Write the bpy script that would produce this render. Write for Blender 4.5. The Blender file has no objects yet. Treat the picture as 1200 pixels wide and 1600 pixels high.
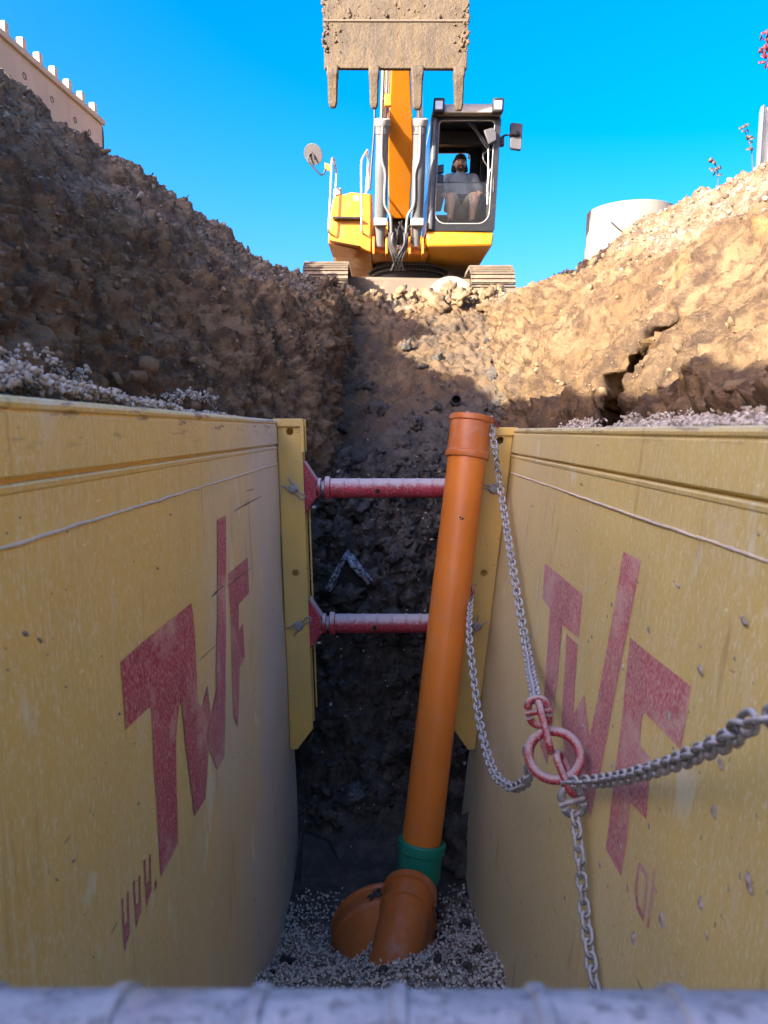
import bpy, bmesh, math, random
import numpy as np
from mathutils import Vector, Matrix, Quaternion
from mathutils.geometry import delaunay_2d_cdt

# ------------------------------------------------------------------ camera, sky, sun, exposure
scene = bpy.context.scene
COL = scene.collection
FPX, CXP, CYP = 1150.0, 600.0, 800.0           # focal length and centre, in pixels of the 1200x1600 photograph
PITCH, YAW = math.radians(6.35), 0.00435
cam_data = bpy.data.cameras.new("camera")
cam = bpy.data.objects.new("camera", cam_data)
COL.objects.link(cam)
cam_data.sensor_fit = 'VERTICAL'
cam_data.sensor_height = 36.0
cam_data.lens = 36.0 * FPX / 1600.0
cam_data.clip_start = 0.02
cam_data.clip_end = 6000.0
cam.location = (0, 0, 0)                        # the lens is level with the top of the trench box
cam.rotation_euler = (math.pi / 2 - PITCH, 0, YAW)
cam_data.dof.use_dof = True
cam_data.dof.focus_distance = 4.8
cam_data.dof.aperture_fstop = 5.0
scene.camera = cam
CROT = cam.rotation_euler.to_matrix()

SUN_TRAVEL = Vector((1.0, 0.95, -0.585)).normalized()
SUN_ELEV = math.asin(-SUN_TRAVEL.z)
world = bpy.data.worlds.new("World")
scene.world = world
world.use_nodes = True
wn, wl = world.node_tree.nodes, world.node_tree.links
bg = wn["Background"]
sky = wn.new("ShaderNodeTexSky")
sky.sky_type = 'NISHITA'
sky.sun_disc = False
sky.sun_elevation = SUN_ELEV
sky.sun_rotation = math.atan2(-SUN_TRAVEL.x, -SUN_TRAVEL.y)
sky.altitude = 400
sky.air_density = 1.0
sky.dust_density = 8.0
sky.ozone_density = 6.0
hs = wn.new("ShaderNodeHueSaturation")
hs.inputs["Saturation"].default_value = 1.34
wl.new(sky.outputs[0], hs.inputs["Color"])
tint = wn.new("ShaderNodeMix")
tint.data_type = 'RGBA'
tint.blend_type = 'MULTIPLY'
tint.inputs[0].default_value = 1.0
tint.inputs[7].default_value = (0.93, 0.70, 0.68, 1.0)
wl.new(hs.outputs[0], tint.inputs[6])
wl.new(tint.outputs[2], bg.inputs[0])
bg.inputs[1].default_value = 0.135
sun_data = bpy.data.lights.new("sun", 'SUN')
sun_data.energy = 3.4
sun_data.angle = math.radians(0.55)
sun_data.color = (1.0, 0.90, 0.76)
sun = bpy.data.objects.new("sun", sun_data)
COL.objects.link(sun)
sun.location = (-20, -12, 20)
sun.rotation_euler = SUN_TRAVEL.to_track_quat('-Z', 'Y').to_euler()
scene.view_settings.view_transform = 'Standard'
scene.view_settings.look = 'None'
scene.view_settings.gamma = 1.0
scene.view_settings.use_curve_mapping = False
scene.view_settings.exposure = 2.68
try:
    scene.cycles.use_denoising = True
    scene.cycles.max_bounces = 12
    scene.cycles.diffuse_bounces = 8
    scene.cycles.transparent_max_bounces = 12
except Exception:
    pass

# ------------------------------------------------------------------ helpers
rng = np.random.default_rng(7)
random.seed(7)

def P(px, py, Y):
    """the point at world depth Y that the photograph shows at pixel (px, py)"""
    d = CROT @ Vector(((px - CXP) / FPX, -(py - CYP) / FPX, -1.0))
    return d * (Y / d.y)

def on_plane(px, py, n, c):
    """pixel ray met with the plane n.p = c"""
    d = CROT @ Vector(((px - CXP) / FPX, -(py - CYP) / FPX, -1.0))
    return d * (c / d.dot(Vector(n)))

_perm = np.random.default_rng(3).permutation(256)
_perm = np.concatenate([_perm, _perm, _perm])
_grad = np.random.default_rng(4).normal(size=(256, 3))
_grad /= np.linalg.norm(_grad, axis=1)[:, None]

def pnoise(p):
    p = np.asarray(p, dtype=np.float64)
    i = np.floor(p).astype(np.int64)
    f = p - i
    i &= 255
    u = f * f * f * (f * (f * 6 - 15) + 10)
    out = np.zeros(len(p))
    for dx in (0, 1):
        wx = u[:, 0] if dx else 1 - u[:, 0]
        for dy in (0, 1):
            wy = u[:, 1] if dy else 1 - u[:, 1]
            for dz in (0, 1):
                wz = u[:, 2] if dz else 1 - u[:, 2]
                h = _perm[_perm[_perm[(i[:, 0] + dx) & 255] + ((i[:, 1] + dy) & 255)] + ((i[:, 2] + dz) & 255)]
                g = _grad[h]
                out += wx * wy * wz * (g[:, 0] * (f[:, 0] - dx) + g[:, 1] * (f[:, 1] - dy) + g[:, 2] * (f[:, 2] - dz))
    return out * 1.6

def fbm(p, octaves=4, gain=0.5):
    a, s, out = 1.0, 1.0, 0
    for o in range(octaves):
        out = out + a * pnoise(p * s + 17.3 * o)
        a *= gain
        s *= 2.03
    return out

def billow(p, octaves=3, gain=0.5):
    a, s, out = 1.0, 1.0, 0
    for o in range(octaves):
        out = out + a * (np.abs(pnoise(p * s + 9.1 * o)) * 2 - 0.5)
        a *= gain
        s *= 2.1
    return out

def sstep(a, b, x):
    t = np.clip((x - a) / (b - a), 0, 1)
    return t * t * (3 - 2 * t)

class MB:
    """collects shapes, in world coordinates, for one mesh"""
    def __init__(self):
        self.v, self.f = [], []
    def add(self, verts, faces):
        o = len(self.v)
        self.v.extend([tuple(p) for p in verts])
        self.f.extend([tuple(i + o for i in q) for q in faces])
        return self
    def hexa(self, c):
        """eight corners: four of the bottom (ccw from above), then four of the top"""
        return self.add(c, [(3, 2, 1, 0), (4, 5, 6, 7), (0, 1, 5, 4), (1, 2, 6, 5), (2, 3, 7, 6), (3, 0, 4, 7)])
    def box(self, x0, x1, y0, y1, z0, z1):
        return self.hexa([(x0, y0, z0), (x1, y0, z0), (x1, y1, z0), (x0, y1, z0), (x0, y0, z1), (x1, y0, z1), (x1, y1, z1), (x0, y1, z1)])
    def beam(self, a, b, w, h, up=(0, 0, 1)):
        a, b = Vector(a), Vector(b)
        t = (b - a).normalized()
        s = t.cross(Vector(up))
        s = s.normalized() if s.length > 1e-5 else Vector((1, 0, 0))
        u = s.cross(t).normalized()
        c = []
        for q in (a, b):
            for sx, sz in ((-1, -1), (1, -1), (1, 1), (-1, 1)):
                c.append(q + s * (sx * w / 2) + u * (sz * h / 2))
        return self.add(c, [(0, 1, 2, 3), (7, 6, 5, 4), (0, 4, 5, 1), (1, 5, 6, 2), (2, 6, 7, 3), (3, 7, 4, 0)])
    def tube(self, pts, r, n=10, cap=True, closed=False):
        pts = [Vector(p) for p in pts]
        m = len(pts)
        rs = list(r) if hasattr(r, '__len__') else [r] * m
        tan = []
        for i in range(m):
            if closed:
                t = pts[(i + 1) % m] - pts[i - 1]
            else:
                t = pts[min(i + 1, m - 1)] - pts[max(i - 1, 0)]
            tan.append(t.normalized())
        ref = Vector((0, 0, 1)) if abs(tan[0].z) < 0.9 else Vector((1, 0, 0))
        nrm = (ref - tan[0] * ref.dot(tan[0])).normalized()
        o = len(self.v)
        for i in range(m):
            nrm = (nrm - tan[i] * nrm.dot(tan[i])).normalized()
            b = tan[i].cross(nrm)
            for k in range(n):
                a = 2 * math.pi * k / n
                self.v.append(tuple(pts[i] + nrm * (math.cos(a) * rs[i]) + b * (math.sin(a) * rs[i])))
        rng_i = range(m) if closed else range(m - 1)
        for i in rng_i:
            j = (i + 1) % m
            for k in range(n):
                k2 = (k + 1) % n
                self.f.append((o + i * n + k, o + i * n + k2, o + j * n + k2, o + j * n + k))
        if cap and not closed:
            self.f.append(tuple(o + k for k in reversed(range(n))))
            self.f.append(tuple(o + (m - 1) * n + k for k in range(n)))
        return self
    def lathe(self, base, axis, prof, n=32, cap0=False, cap1=False):
        """prof: list of (distance along axis, radius)"""
        base, axis = Vector(base), Vector(axis).normalized()
        ref = Vector((0, 0, 1)) if abs(axis.z) < 0.9 else Vector((1, 0, 0))
        s = axis.cross(ref).normalized()
        u = s.cross(axis)
        o = len(self.v)
        for (t, r) in prof:
            for k in range(n):
                a = 2 * math.pi * k / n
                self.v.append(tuple(base + axis * t + s * (r * math.cos(a)) + u * (r * math.sin(a))))
        for i in range(len(prof) - 1):
            for k in range(n):
                k2 = (k + 1) % n
                self.f.append((o + i * n + k, o + i * n + k2, o + (i + 1) * n + k2, o + (i + 1) * n + k))
        if cap0:
            self.f.append(tuple(o + k for k in reversed(range(n))))
        if cap1:
            self.f.append(tuple(o + (len(prof) - 1) * n + k for k in range(n)))
        return self
    def prism(self, poly, ext):
        """poly: 3-D outline, extruded by the vector ext"""
        m = len(poly)
        ext = Vector(ext)
        a = [Vector(p) for p in poly]
        b = [p + ext for p in a]
        return self.add(a + b, [tuple(range(m)), tuple(range(2 * m - 1, m - 1, -1))] + [(i, i + m, (i + 1) % m + m, (i + 1) % m) for i in range(m)])
    def ball(self, c, r, n=12, m=8):
        c = Vector(c)
        rx, ry, rz = r if hasattr(r, '__len__') else (r, r, r)
        o = len(self.v)
        for i in range(m + 1):
            th = math.pi * i / m
            for k in range(n):
                a = 2 * math.pi * k / n
                self.v.append((c.x + rx * math.sin(th) * math.cos(a), c.y + ry * math.sin(th) * math.sin(a), c.z + rz * math.cos(th)))
        for i in range(m):
            for k in range(n):
                k2 = (k + 1) % n
                self.f.append((o + i * n + k, o + (i + 1) * n + k, o + (i + 1) * n + k2, o + i * n + k2))
        return self

def finish(me, angle=38):
    me.validate()
    bm = bmesh.new()
    bm.from_mesh(me)
    bmesh.ops.remove_doubles(bm, verts=bm.verts, dist=1e-6)
    bmesh.ops.recalc_face_normals(bm, faces=bm.faces)
    bm.to_mesh(me)
    bm.free()
    me.shade_smooth()
    me.set_sharp_from_angle(angle=math.radians(angle))

def place(o, parent):
    COL.objects.link(o)
    if parent is not None:
        o.parent = parent
        if parent.type == 'EMPTY' and parent.parent is None:
            o.matrix_parent_inverse = Matrix.Translation(-Vector(parent.location))
    return o

def obj(name, mb, mat, parent=None, angle=38, bevel=0.0, fix=True):
    me = bpy.data.meshes.new(name)
    me.from_pydata(mb.v, [], mb.f)
    if fix:
        finish(me, angle)
    if mat is not None:
        me.materials.append(mat)
    o = bpy.data.objects.new(name, me)
    place(o, parent)
    if bevel:
        b = o.modifiers.new("bevel", 'BEVEL')
        b.width = bevel
        b.segments = 2
        b.limit_method = 'ANGLE'
        b.angle_limit = math.radians(40)
        b.harden_normals = False
    return o

def tag(o, label=None, cat=None, group=None, kind=None):
    if label: o["label"] = label
    if cat: o["category"] = cat
    if group: o["group"] = group
    if kind: o["kind"] = kind
    return o

def thing(name, loc, label, cat, group=None):
    e = bpy.data.objects.new(name, None)
    e.empty_display_size = 0.1
    e.location = loc
    COL.objects.link(e)
    return tag(e, label, cat, group)

# ------------------------------------------------------------------ materials
class NT:
    def __init__(self, name):
        self.m = bpy.data.materials.new(name)
        self.m.use_nodes = True
        self.n, self.l = self.m.node_tree.nodes, self.m.node_tree.links
        self.b = self.n["Principled BSDF"]
        self.tc = self.n.new("ShaderNodeTexCoord")
    def link(self, a, b): self.l.new(a, b)
    def val(self, x, inp):
        if hasattr(x, 'is_linked') or hasattr(x, 'links'):
            self.l.new(x, inp)
        elif isinstance(x, (tuple, list)):
            inp.default_value = (*x, 1.0) if len(x) == 3 and len(inp.default_value) == 4 else x
        else:
            inp.default_value = x
    def mapping(self, scale=(1, 1, 1), rot=(0, 0, 0), src=None):
        mp = self.n.new("ShaderNodeMapping")
        mp.inputs["Scale"].default_value = scale
        mp.inputs["Rotation"].default_value = rot
        self.l.new(src or self.tc.outputs["Object"], mp.inputs[0])
        return mp.outputs[0]
    def noise(self, scale, detail=4, rough=0.55, vec=None, dist=0.0, out=0):
        t = self.n.new("ShaderNodeTexNoise")
        t.inputs["Scale"].default_value = scale
        t.inputs["Detail"].default_value = detail
        t.inputs["Roughness"].default_value = rough
        t.inputs["Distortion"].default_value = dist
        self.l.new(vec or self.tc.outputs["Object"], t.inputs["Vector"])
        return t.outputs[out]
    def voro(self, scale, vec=None, feature='F1', out="Distance", rand=1.0):
        t = self.n.new("ShaderNodeTexVoronoi")
        t.feature = feature
        t.inputs["Scale"].default_value = scale
        t.inputs["Randomness"].default_value = rand
        self.l.new(vec or self.tc.outputs["Object"], t.inputs["Vector"])
        return t.outputs[out]
    def ramp(self, x, a, b, lo=0.0, hi=1.0):
        t = self.n.new("ShaderNodeMapRange")
        t.interpolation_type = 'SMOOTHSTEP'
        t.inputs["From Min"].default_value = a
        t.inputs["From Max"].default_value = b
        t.inputs["To Min"].default_value = lo
        t.inputs["To Max"].default_value = hi
        self.val(x, t.inputs["Value"])
        return t.outputs[0]
    def math(self, op, a, b=0.0):
        t = self.n.new("ShaderNodeMath")
        t.operation = op
        self.val(a, t.inputs[0])
        self.val(b, t.inputs[1])
        return t.outputs[0]
    def mix(self, f, a, b):
        t = self.n.new("ShaderNodeMix")
        t.data_type = 'RGBA'
        self.val(f, t.inputs[0])
        self.val(a, t.inputs[6])
        self.val(b, t.inputs[7])
        return t.outputs[2]
    def attr(self, name):
        t = self.n.new("ShaderNodeAttribute")
        t.attribute_name = name
        return t.outputs["Fac"]
    def sep(self, v=None):
        t = self.n.new("ShaderNodeSeparateXYZ")
        self.l.new(v or self.tc.outputs["Object"], t.inputs[0])
        return t.outputs
    def normal_z(self):
        g = self.n.new("ShaderNodeNewGeometry")
        return self.sep(g.outputs["Normal"])[2]
    def island(self):
        g = self.n.new("ShaderNodeNewGeometry")
        return g.outputs["Random Per Island"]
    def bump(self, h, strength=0.3, dist=0.01, prev=None):
        t = self.n.new("ShaderNodeBump")
        t.inputs["Strength"].default_value = strength
        t.inputs["Distance"].default_value = dist
        self.l.new(h, t.inputs["Height"])
        if prev: self.l.new(prev, t.inputs["Normal"])
        self.l.new(t.outputs[0], self.b.inputs["Normal"])
        return t.outputs[0]
    def done(self, color=None, rough=0.6, metal=0.0, spec=0.5):
        if color is not None: self.val(color, self.b.inputs["Base Color"])
        self.val(rough, self.b.inputs["Roughness"])
        self.val(metal, self.b.inputs["Metallic"])
        self.b.inputs["Specular IOR Level"].default_value = spec
        return self.m

def plain(name, c1, c2=None, scale=8, rough=0.6, metal=0.0, spec=0.4, bump=0.0, bscale=60):
    t = NT(name)
    c2 = c2 or tuple(x * 0.8 for x in c1)
    col = t.mix(t.ramp(t.noise(scale, 5), 0.35, 0.65), c1, c2)
    if bump:
        t.bump(t.noise(bscale, 4), bump, 0.004)
    return t.done(col, rough, metal, spec)

# ------------------------------------------------------------------ the ground: one sheet with the trench cut into it
GZ = 1.40                                        # ground level where the excavator stands (the lens is at 0)
# columns: far left .. crest .. wall .. shelf beside the box .. floor .. and the same to the right; rows: depth Y
ROWS = {
    -6.0: [(-700, GZ), (-9, GZ), (-5.2, 1.5), (-3.2, 2.42), (-2.75, 2.45), (-1.9, 1.3), (-1.38, .5), (-1.13, .04), (-.84, .02), (-.80, -2.5), (.92, -2.3), (.96, -.03), (1.16, .0), (1.48, .42), (2.25, 1.25), (3.35, 2.35), (3.9, 2.4), (5.6, 1.6), (9, GZ), (700, GZ)],
    1.5:  [(-700, GZ), (-9, GZ), (-5.2, 1.5), (-3.2, 2.48), (-2.8, 2.52), (-1.9, 1.3), (-1.38, .5), (-1.13, .06), (-.84, .05), (-.80, -2.3), (.92, -2.15), (.96, -.02), (1.16, .0), (1.48, .42), (2.25, 1.25), (3.4, 2.35), (3.9, 2.4), (5.6, 1.6), (9, GZ), (700, GZ)],
    3.0:  [(-700, GZ), (-9, GZ), (-5.2, 1.5), (-3.2, 2.46), (-2.78, 2.5), (-1.9, 1.3), (-1.36, .5), (-1.12, .05), (-.84, .03), (-.80, -2.46), (.92, -2.30), (.96, -.03), (1.16, .0), (1.48, .42), (2.25, 1.25), (3.45, 2.38), (3.9, 2.4), (5.6, 1.6), (9, GZ), (700, GZ)],
    3.4:  [(-700, GZ), (-9, GZ), (-5.2, 1.5), (-3.15, 2.42), (-2.72, 2.45), (-1.85, 1.3), (-1.3, .5), (-1.06, .02), (-.84, .0), (-.80, -2.62), (.92, -2.40), (.96, -.04), (1.12, .0), (1.45, .45), (2.25, 1.25), (3.5, 2.4), (3.95, 2.42), (5.6, 1.6), (9, GZ), (700, GZ)],
    3.8:  [(-700, GZ), (-9, GZ), (-5.2, 1.5), (-3.15, 2.42), (-2.72, 2.45), (-1.85, 1.3), (-1.3, .5), (-1.06, .02), (-.84, .0), (-.80, -2.74), (.92, -2.50), (.96, -.04), (1.12, .0), (1.45, .45), (2.25, 1.25), (3.5, 2.4), (3.95, 2.42), (5.6, 1.6), (9, GZ), (700, GZ)],
    4.4:  [(-700, GZ), (-9, GZ), (-5.2, 1.5), (-3.15, 2.42), (-2.72, 2.45), (-1.85, 1.3), (-1.3, .5), (-1.06, .02), (-.84, .0), (-.80, -2.72), (.92, -2.52), (.96, -.04), (1.12, .0), (1.45, .45), (2.25, 1.25), (3.5, 2.4), (3.95, 2.42), (5.6, 1.6), (9, GZ), (700, GZ)],
    4.75: [(-700, GZ), (-9, GZ), (-5.2, 1.5), (-3.1, 2.42), (-2.7, 2.44), (-1.8, 1.3), (-1.2, .5), (-.92, .0), (-.80, -.3), (-.78, -2.5), (.90, -2.3), (.93, -.3), (1.02, .0), (1.42, .48), (2.2, 1.25), (3.5, 2.4), (3.95, 2.42), (5.6, 1.6), (9, GZ), (700, GZ)],
    5.6:  [(-700, GZ), (-9, GZ), (-5.0, 1.5), (-3.05, 2.4), (-2.66, 2.42), (-1.7, 1.35), (-.95, .7), (-.62, .35), (-.52, .0), (-.44, -.62), (.92, -.60), (.98, -.1), (1.12, .2), (1.5, .62), (2.2, 1.3), (3.5, 2.4), (3.95, 2.42), (5.6, 1.6), (9, GZ), (700, GZ)],
    5.9:  [(-700, GZ), (-9, GZ), (-5.0, 1.5), (-3.0, 2.4), (-2.6, 2.4), (-1.6, 1.4), (-.85, .85), (-.56, .55), (-.48, .2), (-.42, -.34), (.94, -.32), (1.02, .1), (1.16, .4), (1.55, .72), (2.2, 1.3), (3.5, 2.4), (3.95, 2.42), (5.6, 1.6), (9, GZ), (700, GZ)],
    7.2:  [(-700, GZ), (-9, GZ), (-4.8, 1.5), (-2.85, 2.36), (-2.34, 2.36), (-1.5, 1.7), (-.82, 1.35), (-.56, 1.1), (-.48, .8), (-.43, .42), (1.05, .42), (1.16, .75), (1.28, 1.0), (1.65, 1.25), (2.3, 1.65), (3.4, 2.4), (3.9, 2.42), (5.6, 1.6), (9, GZ), (700, GZ)],
    8.0: [(-700, GZ), (-9, GZ), (-4.6, 1.5), (-2.7, 2.32), (-2.22, 2.32), (-1.45, 1.85), (-.85, 1.6), (-.58, 1.45), (-.5, 1.2), (-.44, .88), (1.12, .88), (1.22, 1.2), (1.34, 1.4), (1.72, 1.55), (2.2, 1.70), (2.9, 2.24), (3.6, 2.30), (5.6, 1.50), (9, GZ), (700, GZ)],
    9.2: [(-700, GZ), (-9, GZ), (-4.2, 1.5), (-2.5, 2.2), (-2.02, 2.14), (-1.4, 1.86), (-.9, 1.72), (-.62, 1.64), (-.52, 1.52), (-.45, 1.41), (1.2, 1.41), (1.3, 1.52), (1.42, 1.58), (1.8, 1.66), (2.2, 1.74), (2.95, 2.06), (3.5, 2.14), (5.6, 1.44), (9, GZ), (700, GZ)],
    9.75: [(-700, GZ), (-9, GZ), (-4.0, 1.5), (-2.3, 1.97), (-1.85, 1.93), (-1.5, 1.70), (-1.0, 1.70), (-.7, 1.62), (-.5, 1.60), (-.3, 1.67), (1.2, 1.67), (1.4, 1.57), (1.5, 1.52), (1.9, 1.56), (2.3, 1.59), (2.95, 1.90), (3.5, 2.02), (5.6, 1.42), (9, GZ), (700, GZ)],
    10.3: [(-700, GZ), (-9, GZ), (-4.0, 1.45), (-2.3, 1.73), (-1.85, 1.56), (-1.5, 1.46), (-1.0, 1.38), (-.7, 1.36), (-.5, 1.40), (-.3, 1.47), (1.2, 1.47), (1.4, 1.39), (1.5, 1.36), (1.9, 1.46), (2.3, 1.51), (2.9, 1.78), (3.5, 1.78), (5.6, 1.28), (9, GZ), (700, GZ)],
    11.2: [(-700, GZ), (-9, GZ), (-4.0, GZ), (-2.3, 1.45), (-1.85, GZ), (-1.5, GZ), (-1.0, GZ), (-.7, GZ), (-.5, GZ), (-.3, GZ), (1.2, GZ), (1.4, GZ), (1.5, GZ), (1.9, GZ), (2.3, 1.5), (2.9, 1.6), (3.5, 1.6), (5.6, GZ), (9, GZ), (700, GZ)],
    12.5: [(x, GZ) for x in (-700, -9, -4, -2.3, -1.85, -1.5, -1.0, -.7, -.5, -.3, 1.2, 1.4, 1.5, 1.9, 2.3, 2.9, 3.5, 5.6, 9, 700)],
}
SEGN = [8, 10, 22, 14, 56, 46, 34, 16, 40, 70, 40, 16, 34, 56, 70, 16, 22, 10, 8]
keysY = sorted(ROWS)
ctrl = np.array([ROWS[k] for k in keysY], dtype=float)          # rows x 20 x 2
ys = np.concatenate([[-900, -200, -60, -20, -10], np.arange(-6, 0.5, 0.09), np.arange(0.5, 2.0, 0.03), np.arange(2.0, 10.6, 0.0185), np.arange(10.6, 13, 0.07), [13.5, 15, 18, 25, 45, 100, 300, 1200]])
# parameter along the profile
us = []
for s, nseg in enumerate(SEGN):
    us.extend(list(s + np.arange(nseg) / nseg))
us.append(float(len(SEGN)))
us = np.array(us)
NU, NV = len(us), len(ys)
yc = np.clip(ys, keysY[0], keysY[-1])
cx = np.stack([np.interp(yc, keysY, ctrl[:, k, 0]) for k in range(20)], 1)
cz = np.stack([np.interp(yc, keysY, ctrl[:, k, 1]) for k in range(20)], 1)
i0 = np.minimum(np.floor(us).astype(int), 18)
fr = us - i0
GX = cx[:, i0] * (1 - fr) + cx[:, i0 + 1] * fr
GZZ = cz[:, i0] * (1 - fr) + cz[:, i0 + 1] * fr
GY = np.repeat(ys[:, None], NU, 1)
pos = np.stack([GX, GY, GZZ], 2)
du = np.gradient(pos, axis=1)
dv = np.gradient(pos, axis=0)
nrm = np.cross(du, dv)
nrm /= np.linalg.norm(nrm, axis=2)[:, :, None] + 1e-12
flat = pos.reshape(-1, 3)
nf = nrm.reshape(-1, 3)
U = np.repeat(us[None, :], NV, 0).reshape(-1)
X, Y, Z = flat[:, 0], flat[:, 1], flat[:, 2]
near = (np.abs(X) < 12) & (Y > -7) & (Y < 14)
act = np.where(near)[0]
q = flat[act]
ua, ya, za = U[act], Y[act], Z[act]
boxzone = 1 - sstep(4.45, 4.75, ya)
infloor = ((ua >= 8) & (ua <= 11)).astype(float)
right = (ua > 10.5).astype(float)
ramp_zone = ((ua >= 8.6) & (ua <= 10.4)) * (1 - boxzone)
amp = 1.0 - 0.85 * boxzone * ((ua > 6.9) & (ua < 12.1))
amp *= 1 - 0.9 * sstep(5.5, 9, np.abs(q[:, 0]))
amp *= 1 - 0.55 * sstep(10.6, 11.4, ya)
ramp_smooth = ramp_zone * sstep(5.9, 6.5, ya) * (1 - sstep(8.6, 9.3, ya))
amp *= 1 - .22 * ramp_smooth
scrape = right * sstep(12.1, 12.6, ua) * (1 - sstep(14.6, 15.0, ua)) * (1 - sstep(7.5, 9.0, ya))    # the smooth bucket-cut face on the right
big = fbm(q * 1.1, 3)
mid = billow(q * 3.1 + 4.0, 3)
clod = billow(q * 9.0 + 1.7, 3)
fine = fbm(q * 30.0, 3, 0.6)
# tooth marks run down the faces: stretch the noise along the slope
st = np.stack([q[:, 1] * 9 + q[:, 2] * 2.5, q[:, 2] * 1.1, q[:, 0] * 1.1], 1)
groove = billow(st, 2)
ridge = 1 - np.abs(fbm(q * 5.0 + 31, 4, .6)) * 1.6
leftface = (ua < 7.2) * 1.0
d = 0.10 * big + 0.055 * mid * (1 - 0.5 * scrape) * (1 - .2 * leftface) + 0.045 * ridge * (1 - .25 * scrape) * (1 - .4 * leftface) + 0.028 * clod * (1 - 0.4 * scrape) + 0.026 * fine * (1 - 0.45 * scrape)
d += scrape * 0.085 * np.tanh(2.2 * fbm(np.stack([q[:, 1] * 1.7 + q[:, 2] * .8, q[:, 2] * 1.3, q[:, 0] * .3], 1) + 41, 2))
d += (0.05 + .045 * leftface) * groove * (0.45 + 0.5 * pnoise(q * 0.9 + 3)) * (1 - infloor)
# lumps of soft spoil behind the box and along the lip of the ramp
soft = ramp_zone * (1 - sstep(5.6, 6.2, ya))
lip = sstep(9.0, 9.5, ya) * (1 - sstep(10.3, 10.8, ya))
d += soft * (0.10 * billow(q * 4.2 + 8, 3) + 0.05 * billow(q * 11, 2))
d += lip * (0.08 * billow(q * 3.4 + 2, 3) + 0.05 * billow(q * 9 + 5, 2))
# cracks: the deep fissure on the right, a few on the left
def crack(y0, z0, y1, z1, w, depth, side):
    a = np.array([y0, z0]); b = np.array([y1, z1])
    ab = b - a
    pp = np.stack([ya, za], 1) - a
    t = np.clip((pp @ ab) / (ab @ ab), 0, 1)
    wob = 0.05 * pnoise(np.stack([ya * 4, za * 6, ya * 0], 1))
    dist = np.abs(np.linalg.norm(pp - t[:, None] * ab, axis=1) + wob)
    prof = 1 - sstep(w * 0.35, w, dist)
    sel = right if side > 0 else (ua < 8)
    return -depth * prof * (1 - 0.6 * t) * sel
CR = np.minimum(crack(3.74, -.02, 4.08, .33, .19, 1.0, 1), crack(4.08, .33, 4.42, .62, .085, .35, 1))
d += crack(5.6, .55, 6.3, 1.2, .10, .15, -1) + crack(3.6, .8, 4.4, 1.6, .12, .16, -1) + crack(4.9, .3, 5.2, 1.2, .10, .14, -1) + crack(6.6, 1.2, 7.4, 1.7, .1, .14, -1)
flat[act] += nf[act] * (d * amp)[:, None]
flat[act] += -CR[:, None] * np.array([.36, .86, -.10])          # the fissure runs inward, under the overhanging clay
# gravel bed heaped against the wye on the trench floor
fl = (ua >= 9) & (ua <= 10) & (ya < 4.6)
idx = act[fl]
hx, hy = flat[idx, 0] + 0.03, flat[idx, 1] - 3.34
flat[idx, 2] += 0.10 * np.exp(-((hx / .10) ** 2 + (hy / .09) ** 2)) - .06 * sstep(3.0, 3.3, flat[idx, 1]) - .22 * np.exp(-((flat[idx, 0] / .30) ** 2 + ((flat[idx, 1] - 3.74) / .24) ** 2)) + 0.02 * pnoise(flat[idx] * 5)
faces = []
g = np.arange(NU * NV).reshape(NV, NU)
quads = np.stack([g[:-1, :-1], g[:-1, 1:], g[1:, 1:], g[1:, :-1]], -1).reshape(-1, 4)
me = bpy.data.meshes.new("ground")
me.vertices.add(len(flat))
me.vertices.foreach_set("co", flat.ravel())
me.loops.add(quads.size)
me.loops.foreach_set("vertex_index", quads.ravel().astype(np.int32))
me.polygons.add(len(quads))
me.polygons.foreach_set("loop_start", (np.arange(len(quads)) * 4).astype(np.int32))
me.update(calc_edges=True)
me.validate()
me.shade_smooth()
# what the soil is made of: dark clay low in the cut, brown loam above, stony rubble on the crests
dark = np.zeros(len(flat))
stone = np.zeros(len(flat))
wob = 0.25 * pnoise(q * 0.8 + 11)
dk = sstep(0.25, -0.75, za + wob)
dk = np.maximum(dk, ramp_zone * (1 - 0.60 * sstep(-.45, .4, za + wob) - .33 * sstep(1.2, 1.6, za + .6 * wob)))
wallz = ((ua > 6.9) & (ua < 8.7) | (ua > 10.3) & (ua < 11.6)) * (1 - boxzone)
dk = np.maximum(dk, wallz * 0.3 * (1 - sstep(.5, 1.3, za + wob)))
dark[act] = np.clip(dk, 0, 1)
sn = 0.35 * pnoise(q * 1.6 + 21)
left_upper = (ua < 6.5) * sstep(.7, 1.7, za + 1.3 * sn) * sstep(4.6, 7.0, ya + 2 * sn)
right_upper = (ua > 12.5) * sstep(1.25, 1.8, za + sn) * sstep(0.0, 0.12, (za - 0.62 * (q[:, 0] - 0.25) + .25 * sn + 0.1))
right_far = (ua > 11.3) * sstep(7.6, 8.8, ya + sn)
top = sstep(3.6, 2.6, np.abs(ua - 3.5) * 2) + sstep(3.6, 2.6, np.abs(ua - 15.5) * 2)
stone[act] = np.clip(np.maximum.reduce([0.5 * left_upper, 0.4 * right_upper, 0.5 * right_far, 0.5 * lip * (ua > 6), 0.45 * top]), 0, 1)
bed = (U >= 9) & (U <= 10) & (Y < 4.6)
bf = 1 - sstep(3.75, 4.05, Y[bed] + .25 * pnoise(flat[bed] * 3.0))
dark[bed] = 1 - .75 * bf; stone[bed] = bf
for nm, arr in (("dark", dark), ("stone", stone)):
    at = me.attributes.new(nm, 'FLOAT', 'POINT')
    at.data.foreach_set("value", arr.astype(np.float32))

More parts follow.
